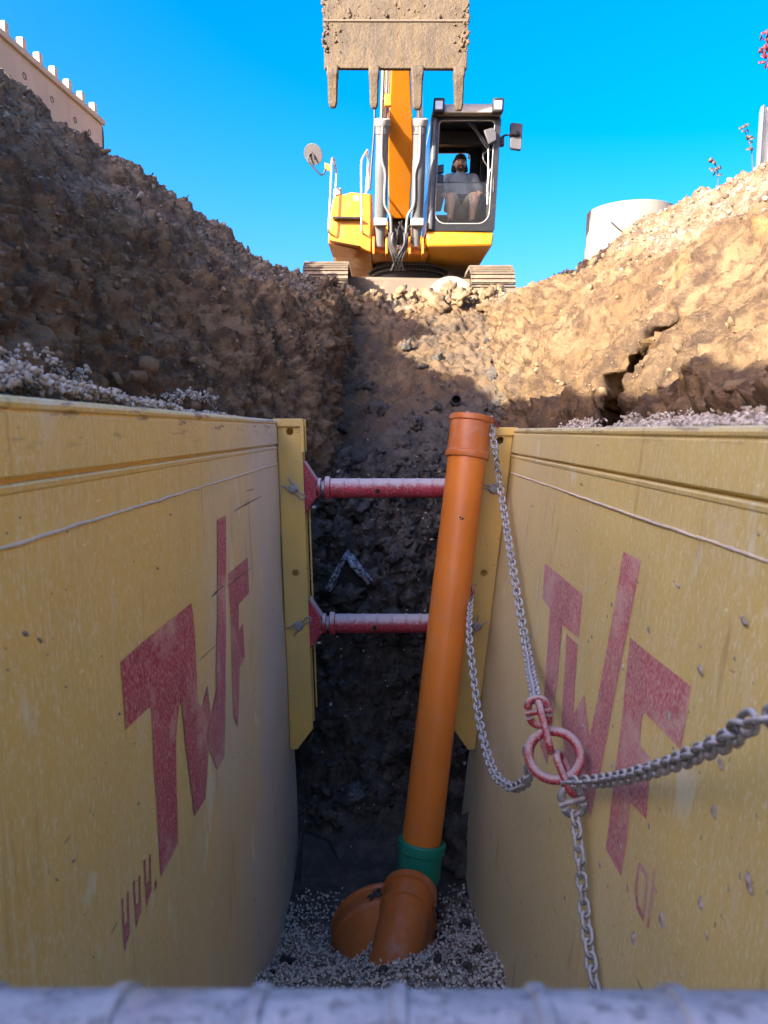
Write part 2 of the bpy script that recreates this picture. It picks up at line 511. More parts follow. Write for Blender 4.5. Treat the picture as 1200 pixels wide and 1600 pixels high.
def soil_colour(t, dk, stn):
    n1 = t.noise(1.3, 6, 0.6)
    n2 = t.noise(7.0, 6, 0.65)
    n3 = t.noise(38.0, 4, 0.6)
    loam = t.mix(t.ramp(n1, 0.38, 0.62), (.165, .105, .052), (.225, .150, .080))
    loam = t.mix(t.ramp(n2, 0.42, 0.62), loam, (.090, .058, .034))
    loam = t.mix(t.math('MULTIPLY', t.ramp(t.noise(1, 5, .65, t.mapping((1.2, 5.0, 1.0), (.5, 0, 0))), .50, .68), .65), loam, (.060, .043, .031))
    loam = t.mix(t.math('MULTIPLY', t.ramp(t.noise(2.2, 5), .60, .72), .6), loam, (.32, .205, .07))
    loam = t.mix(t.math('MULTIPLY', t.ramp(n3, 0.60, 0.78), .7), loam, (.30, .24, .165))
    rub = t.mix(t.ramp(n2, .35, .6), (.235, .185, .125), (.15, .115, .078))
    pc = t.voro(42.0, out="Color")
    rub = t.mix(t.math('MULTIPLY', t.ramp(t.sep(pc)[0], .45, .75), .8), rub, (.34, .305, .25))
    c = t.mix(stn, loam, rub)
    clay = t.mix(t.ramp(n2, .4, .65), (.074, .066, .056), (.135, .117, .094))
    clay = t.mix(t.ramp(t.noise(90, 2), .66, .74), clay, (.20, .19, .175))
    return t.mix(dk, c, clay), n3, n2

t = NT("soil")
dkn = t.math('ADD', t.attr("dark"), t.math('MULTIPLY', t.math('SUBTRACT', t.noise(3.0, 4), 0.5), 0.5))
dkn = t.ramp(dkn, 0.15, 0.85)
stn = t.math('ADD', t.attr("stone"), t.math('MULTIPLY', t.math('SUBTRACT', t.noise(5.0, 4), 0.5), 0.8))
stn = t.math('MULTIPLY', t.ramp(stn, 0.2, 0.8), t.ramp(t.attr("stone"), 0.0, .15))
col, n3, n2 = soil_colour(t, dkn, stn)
b1 = t.bump(t.noise(26, 6, 0.7), 0.55, 0.03)
b2 = t.bump(t.voro(60, feature='F1'), 0.45, 0.012, b1)
b3 = t.bump(t.noise(75, 4, 0.75), 0.7, 0.012, b2)
t.bump(t.noise(190, 3, 0.7), 0.6, 0.006, b3)
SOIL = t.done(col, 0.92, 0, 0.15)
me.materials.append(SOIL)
ground = bpy.data.objects.new("ground", me)
COL.objects.link(ground)
tag(ground, kind="structure")
GV, GN, GUu = flat, nf, U

# ------------------------------------------------------------------ loose stones, clods and gravel
_ico = bmesh.new()
bmesh.ops.create_icosphere(_ico, subdivisions=1, radius=1.0)
ICO_V = np.array([v.co[:] for v in _ico.verts]); ICO_F = np.array([[v.index for v in f.verts] for f in _ico.faces])
_ico.free()
_ico = bmesh.new()
bmesh.ops.create_icosphere(_ico, subdivisions=3, radius=1.0)
ICO3_V = np.array([v.co[:] for v in _ico.verts]); ICO3_F = np.array([[v.index for v in f.verts] for f in _ico.faces])
_ico.free()

def rocks(name, pts, sizes, mat, label, cat=None, detail=False, squash=0.6, smooth=False, parent=None):
    n = len(pts)
    BV, BF = (ICO3_V, ICO3_F) if detail else (ICO_V, ICO_F)
    nv = len(BV)
    if detail:
        off = rng.uniform(0, 60, (n, 1, 3))
        pp = (BV[None] * 1.3 + off).reshape(-1, 3)
        disp = 1 + 0.55 * fbm(pp * 1.2, 3, .6) + 0.32 * billow(pp * 2.6, 3, .65)
        V = BV[None] * disp.reshape(n, nv, 1)
    else:
        V = BV[None] * rng.uniform(0.55, 1.3, (n, nv, 1))
    V = V * np.stack([rng.uniform(.75, 1.3, n), rng.uniform(.65, 1.05, n), rng.uniform(squash * .8, squash * 1.3, n)], 1)[:, None, :]
    # random rotations
    qn = rng.normal(size=(n, 4)); qn /= np.linalg.norm(qn, axis=1)[:, None]
    w, x, y, z = qn.T
    R = np.stack([1 - 2 * (y * y + z * z), 2 * (x * y - z * w), 2 * (x * z + y * w), 2 * (x * y + z * w), 1 - 2 * (x * x + z * z), 2 * (y * z - x * w), 2 * (x * z - y * w), 2 * (y * z + x * w), 1 - 2 * (x * x + y * y)], 1).reshape(n, 3, 3)
    V = np.einsum('nij,nkj->nki', R, V) * np.asarray(sizes)[:, None, None] + np.asarray(pts)[:, None, :]
    F = (BF[None] + (np.arange(n) * nv)[:, None, None]).reshape(-1, 3)
    m = bpy.data.meshes.new(name)
    V = V.reshape(-1, 3)
    m.vertices.add(len(V)); m.vertices.foreach_set("co", V.ravel())
    m.loops.add(F.size); m.loops.foreach_set("vertex_index", F.ravel().astype(np.int32))
    m.polygons.add(len(F)); m.polygons.foreach_set("loop_start", (np.arange(len(F)) * 3).astype(np.int32))
    m.update(calc_edges=True)
    if smooth or detail: m.shade_smooth()
    m.materials.append(mat)
    o = bpy.data.objects.new(name, m)
    place(o, parent)
    if parent is None:
        tag(o, label, cat, kind="stuff")
    return o

def stone_mat(name, a, b, c, rough=.85):
    t = NT(name)
    r = t.island()
    col = t.mix(t.ramp(r, .1, .9), a, b)
    col = t.mix(t.ramp(t.math('FRACT', t.math('MULTIPLY', r, 7.3)), .78, .82), col, c)
    col = t.mix(t.math('MULTIPLY', t.ramp(t.noise(45, 4), .5, .7), .45), col, tuple(x * .6 for x in a))
    t.bump(t.noise(160, 3), .4, .004)
    return t.done(col, rough, 0, .25)

GRAVEL_LIGHT = stone_mat("crushed_gravel_light", (.42, .365, .28), (.60, .53, .42), (.28, .225, .16))
GRAVEL_BED = stone_mat("crushed_gravel_bed", (.56, .505, .42), (.74, .68, .575), (.30, .27, .225))
RUBBLE = stone_mat("rubble_stone", (.17, .135, .09), (.32, .275, .21), (.09, .07, .05))
t = NT("soil_clod")
r = t.island()
cl = t.mix(t.ramp(t.noise(12, 5), .35, .65), (.19, .13, .072), (.27, .195, .115))
cl = t.mix(t.math('MULTIPLY', t.ramp(t.math('FRACT', t.math('MULTIPLY', r, 5.7)), .5, .9), .5), cl, (.11, .075, .045))
t.bump(t.noise(45, 6, .7), .7, .02)
CLOD = t.done(cl, .95, 0, .1)
t = NT("dark_clay_clod")
cl = t.mix(t.ramp(t.noise(14, 5), .4, .65), (.062, .055, .047), (.118, .102, .083))
cl = t.mix(t.ramp(t.noise(95, 2), .67, .73), cl, (.19, .18, .17))
t.bump(t.noise(50, 6, .7), .8, .02)
CLAY = t.done(cl, .85, 0, .25)

vis = (Y > 1.5) & (Y < 10.8)
def pick(mask_w, n):
    w = np.where(vis, mask_w, 0)
    w = w / w.sum()
    return rng.choice(len(GV), n, p=w)

sidx = pick(stone * (0.15 + stone) * (GUu < 8), 5500)
rocks("bank_rubble", GV[sidx] + GN[sidx] * .004, rng.gamma(1.5, .0052, len(sidx)) + .004, RUBBLE, "loose grey rubble stones caught in the shaded left bank")
sidx = pick(stone * (0.1 + stone) * (GUu > 11), 4200)
rocks("bank_rubble", GV[sidx] + GN[sidx] * .004, rng.gamma(1.6, .0065, len(sidx)) + .005, RUBBLE, "loose pale rubble stones along the sunlit right bank")
sidx = pick(((GUu < 7) * 1.0) * (Z > .1) * (dark < .5), 2600)
rocks("soil_crumbs", GV[sidx] + GN[sidx] * .005, rng.gamma(1.3, .008, len(sidx)) + .005, CLOD, "crumbs of brown soil clinging to the left bank")
sidx = pick(((GUu > 12) * 1.0) * (Z > .05) * (.25 + (Z < .5)) * (1 - .8 * stone), 700)
rocks("soil_crumbs", GV[sidx] + GN[sidx] * .005, rng.gamma(1.3, .006, len(sidx)) + .004, CLOD, "crumbs of tan soil on the sunlit right bank")
lipw = np.zeros(len(flat)); lipw[act] = lip * (ua > 5) * (ua < 14)
sidx = pick(lipw, 1000)
rocks("clods_ramp_lip", GV[sidx] + GN[sidx] * .02, np.minimum(rng.gamma(1.6, .022, len(sidx)) + .016, .15), CLOD, "lumpy tan soil clods heaped along the lip below the excavator", detail=True, squash=.8)
sw = np.zeros(len(flat)); sw[act] = soft + .04 * ramp_zone * (1 - sstep(6.0, 9.0, ya))
sidx = pick(sw, 900)
rocks("clay_clods_heap", GV[sidx] + GN[sidx] * .008, np.minimum(rng.gamma(1.6, .017, len(sidx)) + .012, .10), CLAY, "dark clay lumps on the spoil slope behind the struts", detail=True, squash=.75)
sidx = pick(sw, 5000)
rocks("clay_crumbs_heap", GV[sidx] + GN[sidx] * .004, rng.gamma(1.5, .006, len(sidx)) + .005, CLAY, "fine dark clay crumbs on the spoil slope behind the struts")
sidx = pick(sw, 900)
rocks("stone_chips_heap", GV[sidx] + GN[sidx] * .006, rng.gamma(1.5, .003, len(sidx)) + .003, GRAVEL_LIGHT, "tiny pale stone chips sprinkled over the dark clay slope")
# gravel bed between the panels
fw = np.zeros(len(flat)); fw[act] = (ua >= 9) * (ua <= 10) * (ya > 2.2) * (ya < 4.62)
fi = np.where(fw > 0)[0]
ww = np.ones(len(fi)) * np.gradient(ys)[(fi // NU)]
sidx = rng.choice(fi, 30000, p=ww / ww.sum())
keep = (GV[sidx, 0] > -.72) & (GV[sidx, 0] < .72)
sidx = sidx[keep]
sidx = sidx[(GV[sidx, 1] < 3.92 + .10 * rng.normal(size=len(sidx)) + .25 * pnoise(GV[sidx] * 3.0))]
jit = rng.normal(size=(len(sidx), 3)) * .008
rocks("gravel_bed", GV[sidx] + jit, rng.uniform(.0045, .0115, len(sidx)), GRAVEL_BED, "grey crushed gravel bed on the trench floor around the pipe fitting")
sidx = rng.choice(fi, 4000)
sidx = sidx[(GV[sidx, 1] > 3.0) & (GV[sidx, 1] < 4.0) & (GV[sidx, 0] > -.55) & (GV[sidx, 0] < .5)]
sidx = sidx[rng.uniform(size=len(sidx)) < .03 + .22 * (GV[sidx, 0] > .22) + .05 * (GV[sidx, 0] < -.25)][:32]
rocks("clay_crumbs_gravel", GV[sidx] + np.array([0, 0, .012]), np.minimum(rng.gamma(1.5, .006, len(sidx)) + .005, .028), CLAY, "dark clay crumbs strewn over the gravel bed beside the fitting", detail=True, squash=.8)
# backfill gravel behind both panels
def shelf_gravel(name, lo, hi, n, label, h):
    w = np.zeros(len(flat)); w[act] = (ua >= lo) * (ua <= hi) * (ya > .6) * (ya < 4.5)
    fi = np.where(w > 0)[0]
    ww = np.gradient(ys)[(fi // NU)]
    s = rng.choice(fi, n, p=ww / ww.sum())
    p = GV[s] + rng.normal(size=(n, 3)) * (.012, .012, .004)
    p[:, 2] += h(p)
    return rocks(name, p, rng.uniform(.005, .0145, n) * rng.uniform(.75, 1.15, n), GRAVEL_LIGHT, label)
shelf_gravel("backfill_gravel", 6.8, 8.0, 15000, "pale crushed gravel backfill heaped behind the left yellow panel", lambda p: .038 + .075 * sstep(2.6, 1.4, p[:, 1]) * (.6 + .4 * pnoise(p * 6)) * rng.uniform(.2, 1, len(p)) + .025 * rng.uniform(0, 1, len(p)))
shelf_gravel("backfill_gravel", 11.0, 12.1, 9000, "thin line of pale gravel backfill behind the right yellow panel", lambda p: .015 + .035 * rng.uniform(0, 1, len(p)) * (.5 + pnoise(p * 5)))

# ------------------------------------------------------------------ the trench box
def worn_paint(name, base1, base2, dustc, flip):
    """old enamel: vertical rain streaks, speckle, scratches, cement dust that has settled low down and at the far end"""
    t = NT(name)
    x, y, z = t.sep()
    n = t.noise(1.6, 5, .6)
    col = t.mix(t.ramp(n, .35, .65), base1, base2)
    streak_v = t.mapping((70, 70, 3.0))
    fine_v = t.mapping((150, 150, 50))
    st = t.ramp(t.noise(1.0, 4, .6, streak_v), .50, .70)
    sp = t.ramp(t.noise(1.0, 4, .65, fine_v), .52, .66)
    col = t.mix(t.math('MULTIPLY', st, .45), col, dustc)
    col = t.mix(t.math('MULTIPLY', sp, .66), col, tuple(min(1, c * 1.18) for c in dustc))
    blot = t.ramp(t.noise(2.6, 6, .7, t.mapping((1, 1, .55))), .56, .75)
    col = t.mix(t.math('ADD', t.math('MULTIPLY', blot, .60), .24), col, dustc)
    far = t.ramp(t.math('ADD', y, t.math('MULTIPLY', t.noise(1.4, 4), 2.2)), 3.3, 5.2)
    low = t.ramp(t.math('ADD', z, t.math('MULTIPLY', t.noise(1.7, 4), 1.2)), .35, -1.7)
    if flip:
        film = t.math('MULTIPLY', t.math('ADD', t.math('MULTIPLY', far, .35), t.math('MULTIPLY', low, .55)), .55)
    else:
        film = t.math('MINIMUM', t.math('MULTIPLY', t.math('ADD', t.math('MULTIPLY', far, .9), t.math('MULTIPLY', low, .45)), .85), .9)
    col = t.mix(film, col, (.58, .57, .49))
    smear = t.ramp(t.noise(1.0, 3, .5, t.mapping((2.5, 6.5, 3.2), (.35, 0, 0))), .655, .72)
    col = t.mix(t.math('MULTIPLY', smear, .6), col, tuple(min(.8, c * 1.1 + .05) for c in dustc))
    runs = t.math('MULTIPLY', t.ramp(t.noise(1.0, 3, .55, t.mapping((14, 14, .8))), .60, .70), t.ramp(t.noise(2.0, 3), .50, .62))
    col = t.mix(t.math('MULTIPLY', runs, .45), col, (.36, .20, .06))
    rust = t.ramp(t.noise(55, 3, .5, t.mapping((1, 1, .35))), .735, .76)
    col = t.mix(t.math('MULTIPLY', rust, .8), col, (.12, .075, .05))
    scr = t.ramp(t.noise(1.0, 2, .5, t.mapping((3, 16, 60), (.45 if flip else -.5, 0, 0))), .735, .755)
    col = t.mix(t.math('MULTIPLY', scr, .55), col, tuple(c * 1.25 for c in dustc))
    edge = t.math('MULTIPLY', t.ramp(z, -.06, .03), t.ramp(t.noise(1, 4, .65, t.mapping((20, 5, 40))), .56, .64))
    col = t.mix(t.math('MULTIPLY', edge, .75), col, (.17, .105, .07))
    gouge = t.ramp(t.noise(1.0, 2, .5, t.mapping((3, 5, 34), (-.6 if flip else .7, 0, 0))), .745, .765)
    col = t.mix(t.math('MULTIPLY', gouge, .7), col, (.20, .15, .11))
    b = t.bump(t.noise(9, 3), .16, .02)
    t.bump(t.noise(1.0, 3, .6, fine_v), .15, .003, b)
    rough = t.math('ADD', .42, t.math('MULTIPLY', film, .35))
    return t.done(col, rough, 0, .45)

YEL_L = worn_paint("yellow_enamel_left", (.82, .54, .050), (.74, .49, .062), (.78, .71, .45), False)
YEL_R = worn_paint("yellow_enamel_right", (.74, .55, .085), (.66, .50, .095), (.75, .72, .48), True)
t = NT("yellow_post_paint")
col = t.mix(t.ramp(t.noise(3, 5), .35, .65), (.70, .48, .11), (.60, .43, .13))
col = t.mix(t.math('MULTIPLY', t.ramp(t.noise(1, 4, .6, t.mapping((90, 90, 6))), .52, .72), .4), col, (.52, .47, .33))
col = t.mix(t.ramp(t.noise(60, 3), .70, .73), col, (.13, .09, .06))
t.bump(t.noise(60, 4), .12, .004)
YEL_P = t.done(col, .5, 0, .4)

def red_paint(name, dust=(.50, .45, .41), amount=.55):
    t = NT(name)
    col = t.mix(t.ramp(t.noise(6, 5), .35, .65), (.36, .025, .045), (.27, .02, .035))
    up = t.ramp(t.math('ADD', t.normal_z(), t.math('MULTIPLY', t.math('SUBTRACT', t.noise(40, 5, .7), .5), .9)), .05, .75)
    sp = t.math('MULTIPLY', t.ramp(t.noise(150, 3), .50, .68), amount)
    f = t.math('MINIMUM', t.math('ADD', t.math('MULTIPLY', up, .85), sp), .92)
    col = t.mix(f, col, dust)
    t.bump(t.noise(90, 4), .2, .004)
    return t.done(col, t.math('ADD', .45, t.math('MULTIPLY', f, .4)), 0, .4)
RED = red_paint("red_strut_paint", (.56, .52, .48), .28)
RED_RING = red_paint("red_ring_paint", (.46, .40, .37), .6)

def dusty_metal(name, c1, c2, dust, amount=.6, metal=.6, rough=.5):
    t = NT(name)
    col = t.mix(t.ramp(t.noise(14, 5), .35, .65), c1, c2)
    up = t.ramp(t.math('ADD', t.normal_z(), t.math('MULTIPLY', t.math('SUBTRACT', t.noise(60, 5, .7), .5), 1.1)), -.1, .9)
    sp = t.ramp(t.noise(170, 3), .48, .68)
    f = t.math('MULTIPLY', t.math('MAXIMUM', up, sp), amount)
    col = t.mix(f, col, dust)
    t.bump(t.noise(120, 4), .25, .003)
    return t.done(col, t.math('ADD', rough, t.math('MULTIPLY', f, .4)), t.math('MULTIPLY', t.math('SUBTRACT', 1.0, f), metal), .4)
GALV = dusty_metal("galvanised_steel", (.34, .36, .37), (.24, .26, .27), (.45, .45, .43), .55, .7, .42)
CHAIN_M = dusty_metal("dusty_chain_steel", (.20, .21, .22), (.30, .31, .32), (.50, .50, .48), .85, .55, .5)
t = NT("dusty_near_strut")
col = t.mix(t.ramp(t.noise(16, 5, .7), .38, .62), (.36, .36, .36), (.50, .49, .48))
col = t.mix(t.math('MULTIPLY', t.ramp(t.noise(7, 4), .54, .66), .6), col, (.46, .30, .29))
col = t.mix(t.math('MULTIPLY', t.ramp(t.noise(9, 4, .5, t.mapping((1, 1, 1), (1, 2, 0))), .56, .66), .5), col, (.42, .38, .24))
col = t.mix(t.ramp(t.noise(70, 4, .7), .50, .62), col, (.27, .265, .26))
b = t.bump(t.noise(14, 4), .5, .012)
t.bump(t.noise(90, 5, .7), .6, .006, b)
DUSTY_STRUT = t.done(col, .85, 0, .25)

BOX = thing("trench_box", (0.03, 2.4, -2.6), "yellow steel trench shoring box with red struts lining both trench sides", "trench box")
# inner faces: left x = -.646 - .0258 z, right x = .741 + .104 z
def face_l(y, z, n): return Vector((-.646 - .0258 * z + n, y, z))
def face_r(y, z, n): return Vector((.741 + .104 * z - n, y, z))
def dents(y, z, seed):
    p = np.stack([np.asarray(y, float) * 1.3, np.asarray(z, float) * 1.5, np.full(np.shape(y), float(seed))], -1).reshape(-1, 3)
    return .007 * pnoise(p) + .0026 * pnoise(p * 3.1 + 5)
YN, YF = 0.12, 4.53
ZB = -2.80

def build_panel(side):
    left = side < 0
    face = face_l if left else face_r
    zt = .060 if left else .010
    mat = YEL_L if left else YEL_R
    seed = 3.0 if left else 8.0
    lab = "left panel, bright ochre with large faded red letters" if left else "right panel, duller ochre with red letters and mud flecks"
    # folded section: thickness, rounded top, first band, undercut step, second band, sheet below
    prof = [(-.11, ZB), (-.11, zt - .012), (-.098, zt), (-.006, zt), (.008, zt - .005), (.012, zt - .013), (.010, zt - .021), (.003, zt - .026), (.003, zt - .030), (.006, zt - .034),
            (.006, zt - .137), (.003, zt - .141), (-.012, zt - .143), (-.012, zt - .150), (.003, zt - .152), (.006, zt - .156), (.004, zt - .166), (.000, zt - .170), (.000, zt - .250), (.000, zt - .258)]
    zs = np.linspace(zt - .258, ZB, 64)[1:]
    yl = np.linspace(YN, YF, 110)
    mb = MB()
    rows = []
    for (n, z) in prof:
        rows.append((np.full(len(yl), n), z, 0.3 if n > -.05 else 0))
    for z in zs:
        rows.append((np.zeros(len(yl)), z, 1.0))
    V = []
    for (n, z, k) in rows:
        dn = dents(yl, np.full(len(yl), z), seed) * k
        for j in range(len(yl)):
            V.append(face(yl[j], z, n[j] + dn[j]))
    R, C = len(rows), len(yl)
    F = [(i * C + j, i * C + j + 1, (i + 1) * C + j + 1, (i + 1) * C + j) for i in range(R - 1) for j in range(C - 1)]
    F += [(j, (R - 1) * C + j, (R - 1) * C + j + 1, j + 1) for j in range(C - 1)]
    F += [tuple(i * C for i in range(R)), tuple(i * C + C - 1 for i in reversed(range(R)))]
    mb.add(V, F)
    p = obj("shoring_panel", mb, mat, BOX, angle=30)
    p["label"] = lab
    # weld bead along the sheet
    m = MB()
    yy = np.linspace(YN, YF - .12, 240)
    rr = .0042 + .0018 * pnoise(np.stack([yy * 26, yy * 0 + seed, yy * 0], 1))
    zz = zt - .256 + .0025 * pnoise(np.stack([yy * 9, yy * 0 + seed, yy * 0 + 4], 1))
    dn = dents(yy, zz, seed)
    m.tube([face(yy[i], zz[i], .001 + dn[i]) for i in range(len(yy))], list(rr), 8)
    obj("weld_bead", m, WELD, p)
    return p, face, seed

WELD = dusty_metal("weld_bead_dust", (.62, .45, .16), (.40, .30, .15), (.70, .67, .60), .85, .0, .7)
panel_l, _, _ = build_panel(-1)
panel_r, _, _ = build_panel(1)

# faded red lettering, flat paint on the sheets
def letter_mat(name, wear_lo, base, under, film_amt):
    t = NT(name)
    col = t.mix(t.ramp(t.noise(5, 5), .35, .65), base, tuple(c * .78 for c in base))
    fine_v = t.mapping((230, 230, 75))
    streak_v = t.mapping((80, 80, 5))
    w = t.math('MAXIMUM', t.ramp(t.noise(1, 3, .6, fine_v), wear_lo, wear_lo + .16), t.math('MULTIPLY', t.ramp(t.noise(1, 4, .6, streak_v), .56, .74), .6))
    col = t.mix(t.math('MULTIPLY', w, .72), col, under)
    patch = t.ramp(t.noise(4.5, 5, .65), .48, .68)
    col = t.mix(t.math('MULTIPLY', patch, .62), col, under)
    x, y, z = t.sep()
    low = t.ramp(t.math('ADD', z, t.math('MULTIPLY', t.noise(1.7, 4), 1.2)), .2, -1.7)
    far = t.ramp(t.math('ADD', y, t.math('MULTIPLY', t.noise(1.4, 4), 2.2)), 3.2, 5.0)
    col = t.mix(t.math('MULTIPLY', t.math('ADD', low, far), film_amt), col, (.40, .36, .36))
    t.bump(t.noise(1, 3, .6, fine_v), .15, .003)
    return t.done(col, .6, 0, .35)
LET_L = letter_mat("red_lettering_left", .47, (.50, .035, .075), (.72, .50, .36), .36)
LET_R = letter_mat("red_lettering_right", .44, (.55, .12, .15), (.70, .54, .42), .30)

def plane_pt(px, py, side):
    if side < 0:
        return on_plane(px, py, (1, 0, .0258), -.646)
    return on_plane(px, py, (1, 0, -.104), .741)

def letter(name, poly, side, lift=.0016):
    pts = [plane_pt(x, y, side) for x, y in poly]
    face = face_l if side < 0 else face_r
    seed = 3.0 if side < 0 else 8.0
    ring = []
    for i in range(len(pts)):                     # outline, cut into short runs
        a, b = pts[i], pts[(i + 1) % len(pts)]
        k = max(1, int((b - a).length / .03))
        ring += [a.lerp(b, j / k) for j in range(k)]
    flat2 = [Vector((p.y, p.z)) for p in ring]
    edges = [(i, (i + 1) % len(flat2)) for i in range(len(flat2))]
    ymin, ymax = min(p.x for p in flat2), max(p.x for p in flat2)
    zmin, zmax = min(p.y for p in flat2), max(p.y for p in flat2)
    grid = [Vector((yy, zz)) for yy in np.arange(ymin + .013, ymax, .035) for zz in np.arange(zmin + .011, zmax, .035)]
    vco, _, fcs, _, _, _ = delaunay_2d_cdt(flat2 + grid, edges, [list(range(len(flat2)))], 1, 1e-5)
    bm = bmesh.new()
    vs = [bm.verts.new((v.x, v.y, 0)) for v in vco]
    for f in fcs:
        try: bm.faces.new([vs[i] for i in f])
        except ValueError: pass
    loose = [v for v in bm.verts if not v.link_faces]
    bmesh.ops.delete(bm, geom=loose, context='VERTS')
    yv = np.array([v.co.x for v in bm.verts]); zv = np.array([v.co.y for v in bm.verts])
    dn = dents(yv, zv, seed)
    for i, v in enumerate(bm.verts):
        v.co = face(yv[i], zv[i], dn[i] + lift)
    bmesh.ops.recalc_face_normals(bm, faces=bm.faces)
    if sum(f.normal.x for f in bm.faces) * (1 if side < 0 else -1) < 0:
        bmesh.ops.reverse_faces(bm, faces=bm.faces)
    me = bpy.data.meshes.new(name)
    bm.to_mesh(me); bm.free()
    me.shade_smooth()
    me.materials.append(LET_L if side < 0 else LET_R)
    o = bpy.data.objects.new(name, me)
    place(o, panel_l if side < 0 else panel_r)
    return o

letter("letter", [(189, 1034), (298, 942), (303, 985), (307, 1066), (290, 1086), (279, 1104), (275.5, 1151), (276.3, 1211), (279.7, 1317), (252.7, 1371), (237, 1103), (196, 1140)], -1)
letter("letter", [(281, 1087), (306, 1066), (309, 1100), (315, 1105), (323, 1070), (328, 1118), (336.5, 1080), (339, 812), (352, 805), (350.5, 1060), (348.5, 1182), (338, 1203), (325, 1169), (319.6, 1248), (304, 1275.5)], -1, .0026)
letter("letter", [(356, 896), (387, 871), (389, 927), (372, 944), (371.5, 985), (379, 973), (382, 1026), (374, 1044), (373, 1100), (371, 1136), (364, 1120), (362, 1096), (359, 960)], -1)
for x0, y0, x1, y1 in ((191, 1405, 204, 1487), (209.5, 1378, 222, 1450), (226, 1345, 238, 1418)):
    w = (x1 - x0)
    letter("letter", [(x0, y0), (x0 + w * .22, y0 - 3), (x0 + w * .34, y0 + (y1 - y0) * .5), (x0 + w * .72, y0 + (y1 - y0) * .40), (x0 + w * .70, y0 - (y1 - y0) * .12), (x0 + w * .9, y0 - (y1 - y0) * .16), (x1, y0 + (y1 - y0) * .62), (x0 + w * .35, y1)], -1)
letter("letter", [(243.2, 1379), (246.2, 1374), (246.4, 1386), (244, 1392)], -1)
letter("letter", [(852.5, 880.4), (910.3, 928.8), (903.8, 997.4), (878.4, 976), (874, 1020), (870.5, 1063.8), (862.6, 1140), (857, 1196), (845, 1165), (850, 1086), (855, 1010), (859, 951), (848, 935.5)], 1)
letter("letter", [(885, 990.6), (902, 1007.5), (897.5, 1075), (896.4, 1115.5), (913, 1085), (921, 1150), (935, 1083), (977.4, 862.4), (1005, 876), (985, 973), (958, 1100), (939, 1204.5), (923, 1277), (909, 1236), (901, 1262), (884, 1212), (877.5, 1124)], 1)
letter("letter", [(986.4, 996), (1079.8, 1072.8), (1065.5, 1171), (1007.8, 1113), (1004.5, 1124), (1001, 1164), (1018, 1184), (1015, 1280.5), (988, 1254), (982, 1313.7), (972.5, 1369.5), (947.5, 1325.6), (953.5, 1280), (975, 1104)], 1)
letter("letter", [(981, 1381), (984.5, 1384), (984, 1396), (981, 1391)], 1)
for poly in ([(1001, 1347), (1005, 1349), (998.5, 1385), (998, 1398), (994, 1398), (994.5, 1382)], [(1005, 1349), (1016.5, 1366), (1015, 1376), (1004, 1358)], [(1012.5, 1372), (1016, 1374), (1009, 1436), (1005.5, 1431)],
             [(994, 1397), (998, 1397), (1000, 1414), (1008.5, 1430), (1007.5, 1441), (996.5, 1419)], [(1025.5, 1357), (1028, 1361), (1025.5, 1384), (1023, 1381)], [(1019.5, 1374), (1023, 1377), (1031.5, 1394), (1028, 1396)], [(1022, 1384), (1026, 1388), (1016, 1452), (1012.5, 1448)]):
    letter("letter", poly, 1)

# mud flecks flung on the panels, and scrape marks
t = NT("dried_mud")
MUD = t.done(t.mix(t.ramp(t.noise(70, 3), .35, .65), (.36, .33, .29), (.24, .21, .18)), .9, 0, .1)
def flecks(side, pts):
    m = MB()
    face = face_l if side < 0 else face_r
    for (px, py, L, ang) in pts:
        c = plane_pt(px, py, side)
        n = 9
        o = []
        for k in range(n):
            a = 2 * math.pi * k / n
            r = 1 + random.uniform(-.25, .25)
            dy, dz = math.cos(a) * L * .5 * r, math.sin(a) * L * .2 * r
            o.append(face(c.y + dy * math.cos(ang) - dz * math.sin(ang), c.z + dy * math.sin(ang) + dz * math.cos(ang), .002))
        top = [face(c.y + (p.y - c.y) * .55, c.z + (p.z - c.z) * .55, .002 + L * .16 * random.uniform(.7, 1.3)) for p in o]
        m.add(o + top, [(k, (k + 1) % n, (k + 1) % n + n, k + n) for k in range(n)] + [tuple(range(n, 2 * n))])
    x = obj("mud_flecks", m, MUD, panel_l if side < 0 else panel_r)
    x["kind"] = "stuff"
fr_ = [(1096, 1047, .03, .6), (1165, 970, .03, .5), (1128, 1193, .03, .7), (1047, 1117, .03, .9), (1062, 916, .022, .5), (994, 879, .02, .6), (1016, 984, .026, .9), (1174, 1382, .04, .8), (1098, 1412, .035, .9), (1118, 1268, .03, .9), (1038, 1440, .045, .9),
       (993, 1468, .04, .9), (975, 1042, .026, .8), (957, 945, .018, .8), (926, 995, .018, .6), (940, 1087, .02, .9), (912, 1135, .02, .9), (972, 1322, .03, .9), (939, 1352, .022, .9), (1018, 1290, .03, .9), (958, 1196, .02, .6), (878, 883, .014, .5), (888, 958, .014, .5), (941, 850, .014, .5), (902, 830, .013, .5), (868, 800, .012, .5), (1107, 1462, .02, .9)]
fr_ += [(random.uniform(830, 1195), random.uniform(800, 1530), random.uniform(.006, .014), random.uniform(.3, 1.2)) for _ in range(70)]
flecks(1, fr_)
flecks(-1, [(265, 804, .016, .2), (245, 888, .016, -.4), (185, 1115, .018, -.5), (215, 1255, .014, 0), (38, 990, .025, -.6), (60, 1000, .02, -.7), (112, 1345, .02, -.4), (85, 1375, .02, -.6), (300, 1080, .012, 0)] + [(random.uniform(5, 400), random.uniform(800, 1500), random.uniform(.004, .010), random.uniform(-1, 0)) for _ in range(60)])
